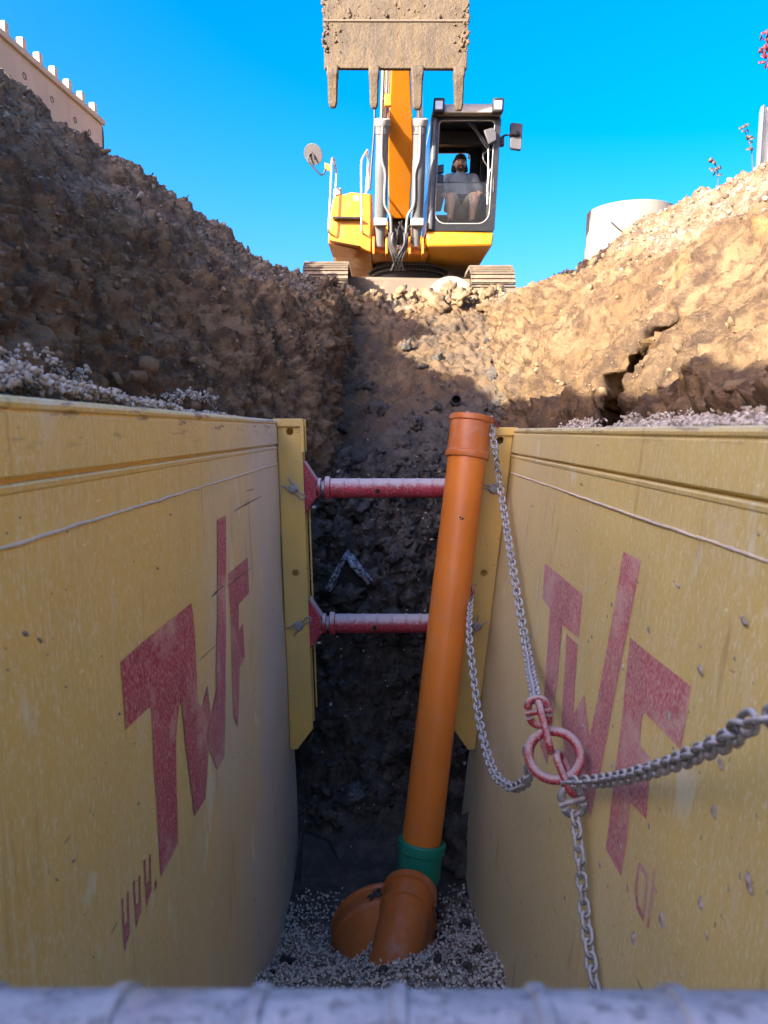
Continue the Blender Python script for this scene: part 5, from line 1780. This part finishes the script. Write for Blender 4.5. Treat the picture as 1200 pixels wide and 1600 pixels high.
# big side mirror
m = MB(); m.prism([E(797.5, 193, CABY), E(799.5, 191, CABY), E(815.5, 192.5, CABY), E(817, 194.5, CABY), E(815, 232, CABY), E(813, 234, CABY), E(799, 231.5, CABY), E(797, 229, CABY)], (.0, .07, 0))
sm_ = obj("wing_mirror", m, MIRB, EX, bevel=.015)
rail([(783, 221), (784, 214), (790, 211), (798, 210.5), (808, 210)], [CABY - .02] * 5, EX_BLACK, .014, "mirror_arm", sm_)
m = MB(); m.ball(E(807.5, 209, CABY - .015), (.045, .03, .035), 14, 8)
obj("mirror_knuckle", m, EX_BLACK, sm_)
m = MB(); m.box(E(780, 218).x - .02, E(785, 218).x + .02, CABY - .05, CABY + .03, E(783, 225).z - .03, E(783, 216).z)
obj("mirror_mount", m, EX_BLACK, sm_)
# seat, consoles, levers, monitor
m = MB(); sc_ = E(719, 300, 11.62)
m.hexa([sc_ + Vector(v) for v in ((-.25, -.50, -.30), (.25, -.50, -.30), (.25, .05, -.30), (-.25, .05, -.30), (-.24, -.50, -.17), (.24, -.50, -.17), (.24, .05, -.17), (-.24, .05, -.17))])
m.hexa([sc_ + Vector(v) for v in ((-.23, .0, -.17), (.23, .0, -.17), (.23, .14, -.17), (-.23, .14, -.17), (-.20, .10, .32), (.20, .10, .32), (.19, .20, .32), (-.19, .20, .32))])
seat = obj("seat", m, EX_CLOTH, cab, bevel=.04)
m = MB(); m.hexa([sc_ + Vector(v) for v in ((-.14, .10, .33), (.14, .10, .33), (.14, .20, .33), (-.14, .20, .33), (-.10, .12, .53), (.10, .12, .53), (.10, .20, .53), (-.10, .20, .53))])
obj("headrest", m, EX_CLOTH, seat, bevel=.04)
for xo in (-.40, .30):
    m = MB(); m.hexa([sc_ + Vector(v) for v in ((xo, -.55, -.28), (xo + .12, -.55, -.28), (xo + .12, .05, -.28), (xo, .05, -.28), (xo, -.50, .02), (xo + .12, -.50, .02), (xo + .12, .05, .04), (xo, .05, .04))])
    cons = obj("armrest_console", m, EX_BLACK, cab, bevel=.03)
    m = MB(); p = sc_ + Vector((xo + .06, -.45, .02)); m.tube([p, p + Vector((0, -.02, .10)), p + Vector((0, -.03, .17))], [.012, .014, .024], 10)
    obj("control_lever", m, EX_BLACK, cons)
m = MB(); m.prism([E(683, 258, 10.95), E(693.5, 256, 10.95), E(693.5, 270, 10.95), E(683, 271, 10.95)], (0, .05, 0)); obj("display", m, EX_DARK, cab, bevel=.012); m = MB(); m.prism([E(682, 272, 10.9), E(693, 272, 10.9), E(693, 290, 10.9), E(682, 292, 10.9)], (0, .10, 0))
obj("monitor", m, EX_DARK, cab, bevel=.012)
m = MB(); m.prism([E(731, 240.5, 12.2), E(743, 240, 12.2), E(743, 247.5, 12.2), E(731, 247.5, 12.2)], (0, .04, 0)); m.prism([E(738.5, 248, 12.2), E(740.5, 248, 12.2), E(740.5, 280, 12.2), E(738.5, 280, 12.2)], (0, .03, 0))
obj("mount_bracket", m, RAILM, cab)
for px0, px1 in ((702, 706), (735, 739)):
    m = MB(); a = E(px0, 340, 10.85); m.tube([a, a + Vector((0, -.03, .16)), a + Vector((.0, -.03, .30))], .010, 8)
    obj("pedal_lever", m, RAILM, cab)

# ------------------------------------------------------------------ the operator
def skin_mat(name, c):
    t = NT(name)
    col = t.mix(t.ramp(t.noise(25, 4), .4, .6), c, tuple(x * v for x, v in zip(c, (.88, .8, .78))))
    t.b.inputs["Subsurface Weight"].default_value = .08
    t.b.inputs["Subsurface Radius"].default_value = (.01, .004, .002)
    return t.done(col, .5, 0, .4)
SKIN = skin_mat("skin", (.56, .33, .22))
SHIRT = plain("grey_blue_cotton", (.36, .41, .45), (.30, .35, .39), 14, .9, bump=.3, bscale=40)
SHORTS = plain("beige_cotton", (.50, .46, .30), (.43, .40, .26), 14, .9, bump=.3, bscale=40)
CAPM = plain("dark_cap_cloth", (.018, .018, .02), (.03, .03, .03), 20, .85)
HAIR = plain("short_brown_beard", (.12, .07, .04), (.08, .05, .03), 60, .8)

def cap_limb(m, a, b, ra, rb, n=14):
    """a tapered limb with round ends"""
    a, b = Vector(a), Vector(b)
    d = (b - a).normalized()
    L = (b - a).length
    prof = [(-ra * math.cos(t_), ra * math.sin(t_)) for t_ in np.linspace(.05, math.pi / 2, 5)] + [(L + rb * math.sin(t_), rb * math.cos(t_)) for t_ in np.linspace(0, math.pi / 2 - .05, 5)]
    m.lathe(a, d, prof, n, cap0=True, cap1=True)
def fuse(o, vox, smooth=6):
    r = o.modifiers.new("fuse", 'REMESH'); r.mode = 'VOXEL'; r.voxel_size = vox; r.use_smooth_shade = True
    s = o.modifiers.new("soften", 'SMOOTH'); s.factor = .5; s.iterations = smooth
PY = 11.42
pel = E(719, 324, PY - .05); che = E(719, 290, PY); nk = E(719, 272, PY - .01); hd = E(719.3, 255.5, PY - .06)
shl, shr = E(699.5, 280, PY), E(739.5, 280, PY)
ell, elr = E(692, 303, PY - .10), E(750, 302, PY - .10)
hal, har = E(695.5, 303.5, PY - .42), E(747.5, 301, PY - .45)
kl, kr = E(705, 308, PY - .55), E(741.5, 308, PY - .55)
hl_, hr_ = pel + Vector((-.10, 0, .01)), pel + Vector((.10, 0, .01))
fl_, fr2 = E(703, 344, 10.80), E(737, 346, 10.82)
man = thing("person", pel, "person in grey tee, beige shorts and dark cap seated in the cab", "person")
m = MB()
cap_limb(m, pel, che, .135, .15); cap_limb(m, che, nk + Vector((0, 0, -.03)), .15, .075); cap_limb(m, nk + Vector((0, 0, -.05)), nk + Vector((0, -.03, .07)), .058, .055)
m.ball(hd, (.078, .098, .118), 20, 14)
m.ball(hd + Vector((0, -.02, -.055)), (.060, .075, .062), 16, 10)
m.ball(hd + Vector((0, -.100, -.012)), (.013, .018, .024), 10, 8)           # nose
m.ball(hd + Vector((0, -.090, -.083)), (.026, .018, .018), 10, 8)            # chin
for s in (-1, 1): m.ball(hd + Vector((s * .080, .0, -.005)), (.012, .02, .032), 8, 8)
for (sh, el, ha, s) in ((shl, ell, hal, -1), (shr, elr, har, 1)):
    cap_limb(m, che + Vector((s * .06, 0, .06)), sh, .09, .068); cap_limb(m, sh, el, .060, .046); cap_limb(m, el, ha, .043, .028)
    fw = (ha - el).normalized()
    sd = fw.cross(Vector((0, 0, 1))).normalized()
    pc_ = ha + fw * .045
    m.ball(pc_, (.040, .048, .020), 12, 8)
    for k, (off, ln) in enumerate(((-.030, .060), (-.010, .072), (.010, .068), (.029, .054))):
        b0_ = pc_ + sd * off + fw * .038
        b1_ = b0_ + fw * ln * .5 + Vector((0, 0, -.012)); b2_ = b1_ + fw * ln * .25 + Vector((0, 0, -.036))
        cap_limb(m, b0_, b1_, .0098, .009, 8); cap_limb(m, b1_, b2_, .009, .0078, 8)
    t0_ = pc_ - sd * s * .030 + fw * .0
    cap_limb(m, t0_, t0_ - sd * s * .030 + fw * .026, .0125, .0105, 8); cap_limb(m, t0_ - sd * s * .030 + fw * .026, t0_ - sd * s * .030 + fw * .056 + Vector((0, 0, -.014)), .0105, .009, 8)
for (hp, kn_, ft) in ((hl_, kl, fl_), (hr_, kr, fr2)):
    cap_limb(m, hp, kn_, .098, .064); cap_limb(m, kn_, kn_.lerp(ft, .35), .060, .062); cap_limb(m, kn_.lerp(ft, .3), ft, .060, .038)
    cap_limb(m, ft, ft + Vector((0, -.16, -.06)), .040, .034)
body = obj("body", m, SKIN, man)
fuse(body, .0085, 5)
m = MB()
cap_limb(m, pel + Vector((0, 0, .06)), che, .165, .182); cap_limb(m, che, nk + Vector((0, 0, -.045)), .178, .085)
for (sh, el, s) in ((shl, ell, -1), (shr, elr, 1)):
    cap_limb(m, che + Vector((s * .06, 0, .06)), sh, .105, .082); cap_limb(m, sh, sh.lerp(el, .72), .082, .076)
o = obj("shirt", m, SHIRT, man); fuse(o, .012, 5)
m = MB()
cap_limb(m, pel + Vector((0, 0, -.02)), pel + Vector((0, 0, .05)), .155, .155)
for hp, kn_ in ((hl_, kl), (hr_, kr)):
    cap_limb(m, hp, hp.lerp(kn_, .86), .118, .092)
o = obj("shorts", m, SHORTS, man); fuse(o, .012, 5)
m = MB()
m.lathe(hd + Vector((0, .0, .030)), (0, .12, 1), [(0, .094), (.04, .092), (.075, .074), (.096, .04), (.102, .0)], 24)
m.hexa([hd + Vector(v) for v in ((-.065, -.155, .040), (.065, -.155, .040), (.080, -.07, .036), (-.080, -.07, .036), (-.062, -.155, .047), (.062, -.155, .047), (.080, -.07, .056), (-.080, -.07, .056))])
obj("cap", m, CAPM, man)
EYE = plain("eye", (.06, .045, .04), rough=.3)
for s in (-1, 1):
    m = MB(); m.ball(hd + Vector((s * .031, -.086, .006)), (.012, .010, .0065), 10, 8)
    obj("eye", m, EYE, man)
m = MB(); m.ball(hd + Vector((0, -.098, -.056)), (.024, .008, .005), 10, 6)
obj("mouth", m, plain("lips", (.33, .13, .10), rough=.5), man)
m = MB(); m.ball(hd + Vector((0, -.032, -.072)), (.063, .072, .052), 18, 12)
obj("beard", m, HAIR, man)
for (ft, s) in ((fl_, -1), (fr2, 1)):
    m = MB(); cap_limb(m, ft + Vector((0, .03, -.045)), ft + Vector((0, -.18, -.075)), .05, .045); obj("shoe", m, EX_BLACK, man)

# ------------------------------------------------------------------ things standing on the ground round the cut
CONC = None
def concrete(name, c1, c2, stain):
    t = NT(name)
    col = t.mix(t.ramp(t.noise(2.2, 6, .65), .35, .65), c1, c2)
    col = t.mix(t.math('MULTIPLY', t.ramp(t.noise(1, 5, .6, t.mapping((7, 7, .9))), .5, .72), .5), col, stain)
    col = t.mix(t.ramp(t.noise(60, 2), .70, .74), col, tuple(x * .55 for x in c1))
    t.bump(t.noise(40, 5, .65), .25, .01)
    return t.done(col, .88, 0, .25)
CONC = concrete("pale_concrete", (.235, .22, .185), (.205, .192, .16), (.165, .152, .122))
CONC_T = concrete("beige_concrete", (.60, .50, .34), (.54, .45, .30), (.46, .375, .25))

# stacked concrete shaft rings behind the right bank
SX, SY, SR = P(935, 370, 11.2).x + .66, 11.85, .66
levels = [(GZ - .02, P(940, 418, 11.3).z, .668), (P(940, 418, 11.3).z + .004, P(940, 372, 11.3).z, .668), (P(940, 372, 11.3).z + .004, P(995, 311, 11.2).z, .652)]
labs = ["lowest pale concrete shaft ring, mostly hidden behind the right bank", "middle pale concrete shaft ring with dark cable lines across it", "topmost pale concrete shaft ring of the stack on the right bank"]
for (z0, z1, r), lb in zip(levels, labs):
    m = MB(); m.lathe((SX, SY, z0), (0, 0, 1), [(0, r - .11), (0, r - .006), (.006, r), (z1 - z0 - .008, r), (z1 - z0, r - .008), (z1 - z0, r - .11), (0, r - .11)], 72)
    o = obj("shaft_ring", m, CONC, None)
    tag(o, lb, "shaft ring", "stacked concrete shaft rings")
def on_ring(px, py):
    d = P(px, py, 1.0).normalized()
    ox, oy = -SX, -SY
    a = d.x ** 2 + d.y ** 2; b = 2 * (d.x * ox + d.y * oy); c = ox * ox + oy * oy - (.668 + .010) ** 2
    disc = b * b - 4 * a * c
    t_ = (-b - math.sqrt(max(disc, 0))) / (2 * a)
    return d * t_
BLK = plain("black_cable", (.02, .02, .022), rough=.6)
for pts, lb in (([(955, 347), (966, 357), (976, 363.5), (988, 368), (1000, 376), (1008, 380.5)], "upper black cable hanging over the concrete shaft rings"), ([(937, 390.5), (950, 392), (962, 395), (975, 396.5), (985, 396.5)], "lower black cable lying across the concrete shaft rings")):
    m = MB(); m.tube(smooth_path([on_ring(*p) for p in pts], 40), .011, 8)
    tag(obj("cable", m, BLK, None), lb, "cable")
# yellow sheet corner behind the crest
m = MB()
yp = 11.0
m.prism([P(865, 456, yp), P(889, 452, yp), P(892, 434, yp), P(886, 432, yp), P(868, 447, yp)], (0, .06, 0))
m.prism([P(886, 452, yp - .02), P(893, 451, yp - .02), P(892.5, 434.5, yp - .02), P(887, 433, yp - .02)], (0, -.10, 0))
tag(obj("shoring_plate", m, YEL_P, None, bevel=.008), "small yellow steel plate corner poking over the right crest", "steel plate")

# precast wall top left, with stubs along its top
wa, wb = P(160, 186, 9.0), P(0, 50, 7.05)
dirw = (wa - wb); dirw.z = 0; dirw.normalize()
wa = Vector((wa.x, wa.y, wa.z)); 
start = wa - dirw * 4.6
zt = wa.z
wall = thing("concrete_wall", (wa.x, wa.y, GZ), "beige concrete wall with tie holes and stubs along its top, upper left", "wall")
wall["kind"] = "thing"
nw = Vector((dirw.y, -dirw.x, 0))
if nw.x < 0: nw = -nw                             # towards the trench
def W(s, n, z): return wa - dirw * s + nw * n + Vector((0, 0, z - wa.z))
lean_b = .10
m = MB()
m.hexa([W(4.6, .0, GZ), W(lean_b + .02, .0, GZ), W(lean_b + .02, -.16, GZ), W(4.6, -.16, GZ), W(4.6, 0, zt), W(0, 0, zt), W(0, -.16, zt), W(4.6, -.16, zt)])
wp = obj("wall_slab", m, CONC_T, wall, bevel=.012)
m = MB()
m.hexa([W(4.6, .002, zt - .075), W(-.01, .002, zt - .075), W(-.01, .03, zt - .075), W(4.6, .03, zt - .075), W(4.6, .002, zt - .012), W(-.01, .002, zt - .012), W(-.01, .03, zt - .012), W(4.6, .03, zt - .012)])
obj("top_ledge", m, CONC_T, wall, bevel=.008)
for k in range(15):
    s = .03 + k * .285
    m = MB()
    hh = .15
    m.hexa([W(s + .07, -.11, zt + .001), W(s, -.11, zt + .001), W(s, -.04, zt + .001), W(s + .07, -.04, zt + .001), W(s + .065, -.11, zt + hh), W(s, -.11, zt + hh), W(s, -.045, zt + hh), W(s + .065, -.045, zt + hh)])
    obj("stub", m, CONC_T, wall, bevel=.006)
for (px, py) in ((139.5, 207), (117, 187.5), (81, 155.5), (38, 119)):
    d = P(px, py, 1.0)
    t_ = (wa - Vector((0, 0, 0))).dot(nw) / d.dot(nw)
    c = d * t_ + nw * .001
    m = MB(); m.lathe(c, nw, [(0, .032), (.004, .032), (.004, .024), (-.004, .022)], 20, cap1=True)
    obj("tie_hole", m, plain("tie_hole_grey", (.16, .14, .11), rough=.9), wall)
m = MB()
h0 = W(-.012, -.05, zt - .02)
m.tube(smooth_path([h0 + Vector((0, 0, .0)), h0 + Vector((.035, 0, -.10)), h0 + Vector((.03, 0, -.34)), h0 + Vector((-.01, 0, -.40))], 20), .014, 8)
obj("end_hook", m, EX_BLACK, wall)

# folded grey cladding at the right edge
gx = P(1180, 200, 8.2)
clad = thing("sheet_metal_cladding", (gx.x + .2, 8.3, GZ), "grey folded sheet metal cladding standing at the right edge", "cladding")
t = NT("grey_sheet"); SHEET = t.done(t.mix(t.ramp(t.noise(3, 4), .4, .6), (.36, .37, .37), (.30, .31, .315)), .42, .35, .4)
z0, z1 = GZ, P(1182, 168, 8.2).z
prof = [(0, .10), (.022, .0), (.055, .01), (.075, .13), (.18, .15), (.21, .02), (.33, .0), (.36, .13), (.50, .15), (.53, .0), (.66, .0)]
m = MB()
V, F = [], []
for i, (x, y) in enumerate(prof):
    top = z1 + min(x, .16) * .8
    xs_ = gx.x + x + y * .56
    V += [Vector((xs_, 8.2 + y, z0)), Vector((xs_ + .035, 8.2 + y + .02, top)), Vector((xs_ + .06, 8.2 + y + .05, top)), Vector((xs_ + .03, 8.2 + y + .03, z0))]
for i in range(len(prof) - 1):
    o = 4 * i
    F += [(o, o + 4, o + 5, o + 1), (o + 3, o + 2, o + 6, o + 7), (o + 1, o + 5, o + 6, o + 2)]
F += [(0, 1, 2, 3), tuple(4 * (len(prof) - 1) + k for k in (3, 2, 1, 0))]
m.add(V, F)
obj("folded_sheet", m, SHEET, clad, angle=20)
m = MB(); m.hexa([(gx.x + .22, 8.40, GZ), (gx.x + .85, 8.40, GZ), (gx.x + 1.1, 8.9, GZ), (gx.x + .52, 8.9, GZ), (gx.x + .22, 8.40, z1 - .05), (gx.x + .85, 8.40, z1 - .05), (gx.x + 1.1, 8.9, z1 - .05), (gx.x + .52, 8.9, z1 - .05)])
obj("core", m, SHEET, clad, bevel=.02)

# seedlings on the right crest and a red-leaved shrub beyond
LEAF = plain("dull_green_leaf", (.055, .065, .035), (.10, .06, .035), 30, .55)
LEAF_R = plain("red_leaf", (.16, .02, .03), (.10, .03, .03), 20, .5)
STEM = plain("thin_stem", (.09, .06, .035), rough=.8)
def plant(name, base_px, Yd, stem_px, leaves, label, leafm, size, cat="plant"):
    b = P(base_px[0], base_px[1], Yd)
    r = thing(name, b, label, cat)
    m = MB(); m.tube(smooth_path([b - Vector((0, 0, .08))] + [P(x, y, Yd) for x, y in stem_px], 24), .005, 6)
    obj("stem", m, STEM, r)
    for (x, y) in leaves:
        c = P(x, y, Yd + random.uniform(-.05, .05))
        a = random.uniform(0, 6.28); tilt = random.uniform(-.6, .6)
        u_ = Vector((math.cos(a), .5 * math.sin(a * 1.7), math.sin(a) * .6)).normalized(); v_ = u_.cross(Vector((random.uniform(-.4, .4), -1, .5))).normalized()
        m = MB(); out = []
        w_ = u_.cross(v_)
        for k in range(10):
            th = 2 * math.pi * k / 10
            out.append(c + u_ * (size * math.cos(th)) + v_ * (size * .62 * math.sin(th)) + w_ * (size * .25 * math.cos(th) ** 2))
        m.add([c] + out, [(0, k + 1, (k + 1) % 10 + 1) for k in range(10)])
        o = obj("leaf", m, leafm, r)
        sm_ = o.modifiers.new("thick", 'SOLIDIFY'); sm_.thickness = .002
    return r
plant("seedling", (1123, 282), 7.6, [(1121, 268), (1118, 258), (1113, 248)], [(1112, 251), (1116, 254), (1111, 263), (1113, 265), (1121, 263), (1125, 261), (1116, 271), (1124, 273), (1110, 250), (1120, 266)], "small leafy seedling on the right crest, left of the taller one", LEAF, .026)
plant("seedling", (1177, 262), 7.7, [(1175, 240), (1172, 222), (1164, 206)], [(1163, 197), (1158, 200), (1162, 204), (1169, 205), (1172, 213), (1168, 215), (1175, 216), (1174, 222), (1172, 232), (1176, 233), (1166, 196), (1170, 233)], "taller leafy seedling beside the grey cladding", LEAF, .028)
lv = [(random.gauss(1203, 8), random.gauss(74, 11)) for _ in range(60)]
lv = [(max(1189, x), y) for x, y in lv]
plant("red_leaf_shrub", (1235, 270), 9.0, [(1228, 180), (1214, 120), (1203, 62)], lv, "red leaved branch tip at the top right edge", LEAF_R, .035, "shrub")
# dry twigs behind the yellow plate
tw = thing("dry_twig", P(890, 440, 11.3), "bare dry twig behind the yellow plate corner", "twig")
m = MB()
for (x1, y1) in ((887, 418), (893, 421), (897, 422), (882, 423)):
    m.tube([P(889, 445, 11.3), P(889.5, 430, 11.3), P(x1, y1, 11.3)], .004, 5)
obj("stem", m, STEM, tw)

# broken pipe and root on the left crest
bp0, bp1 = P(417, 457, 9.6), P(446, 437, 9.3)
bp = thing("clay_pipe_stub", bp0, "short broken clay pipe stub lying on the left crest", "pipe stub")
dirp = (bp1 - bp0).normalized()
m = MB(); m.lathe(bp0, dirp, [(0, .052), ((bp1 - bp0).length, .056), ((bp1 - bp0).length, .044), ((bp1 - bp0).length - .10, .042), ((bp1 - bp0).length - .11, .0)], 22, cap0=True)
obj("pipe_barrel", m, plain("weathered_clay_pipe", (.17, .13, .10), (.10, .09, .085), 20, .8, bump=.4), bp)
m = MB(); m.lathe(bp1 - dirp * .02, dirp, [(0, .0435), (.012, .0)], 18); obj("pipe_inside", m, DARKHOLE, bp)
m = MB(); m.tube(smooth_path([P(370, 418, 9.5), P(385, 426, 9.45), P(400, 432, 9.4), P(412, 440, 9.4), P(424, 444, 9.4)], 24), [.020 - .008 * k / 24 for k in range(25)], 8)
tag(obj("root", m, plain("dead_root", (.07, .05, .04), rough=.9), None), "dead root reaching from the left bank to the broken pipe stub", "root")
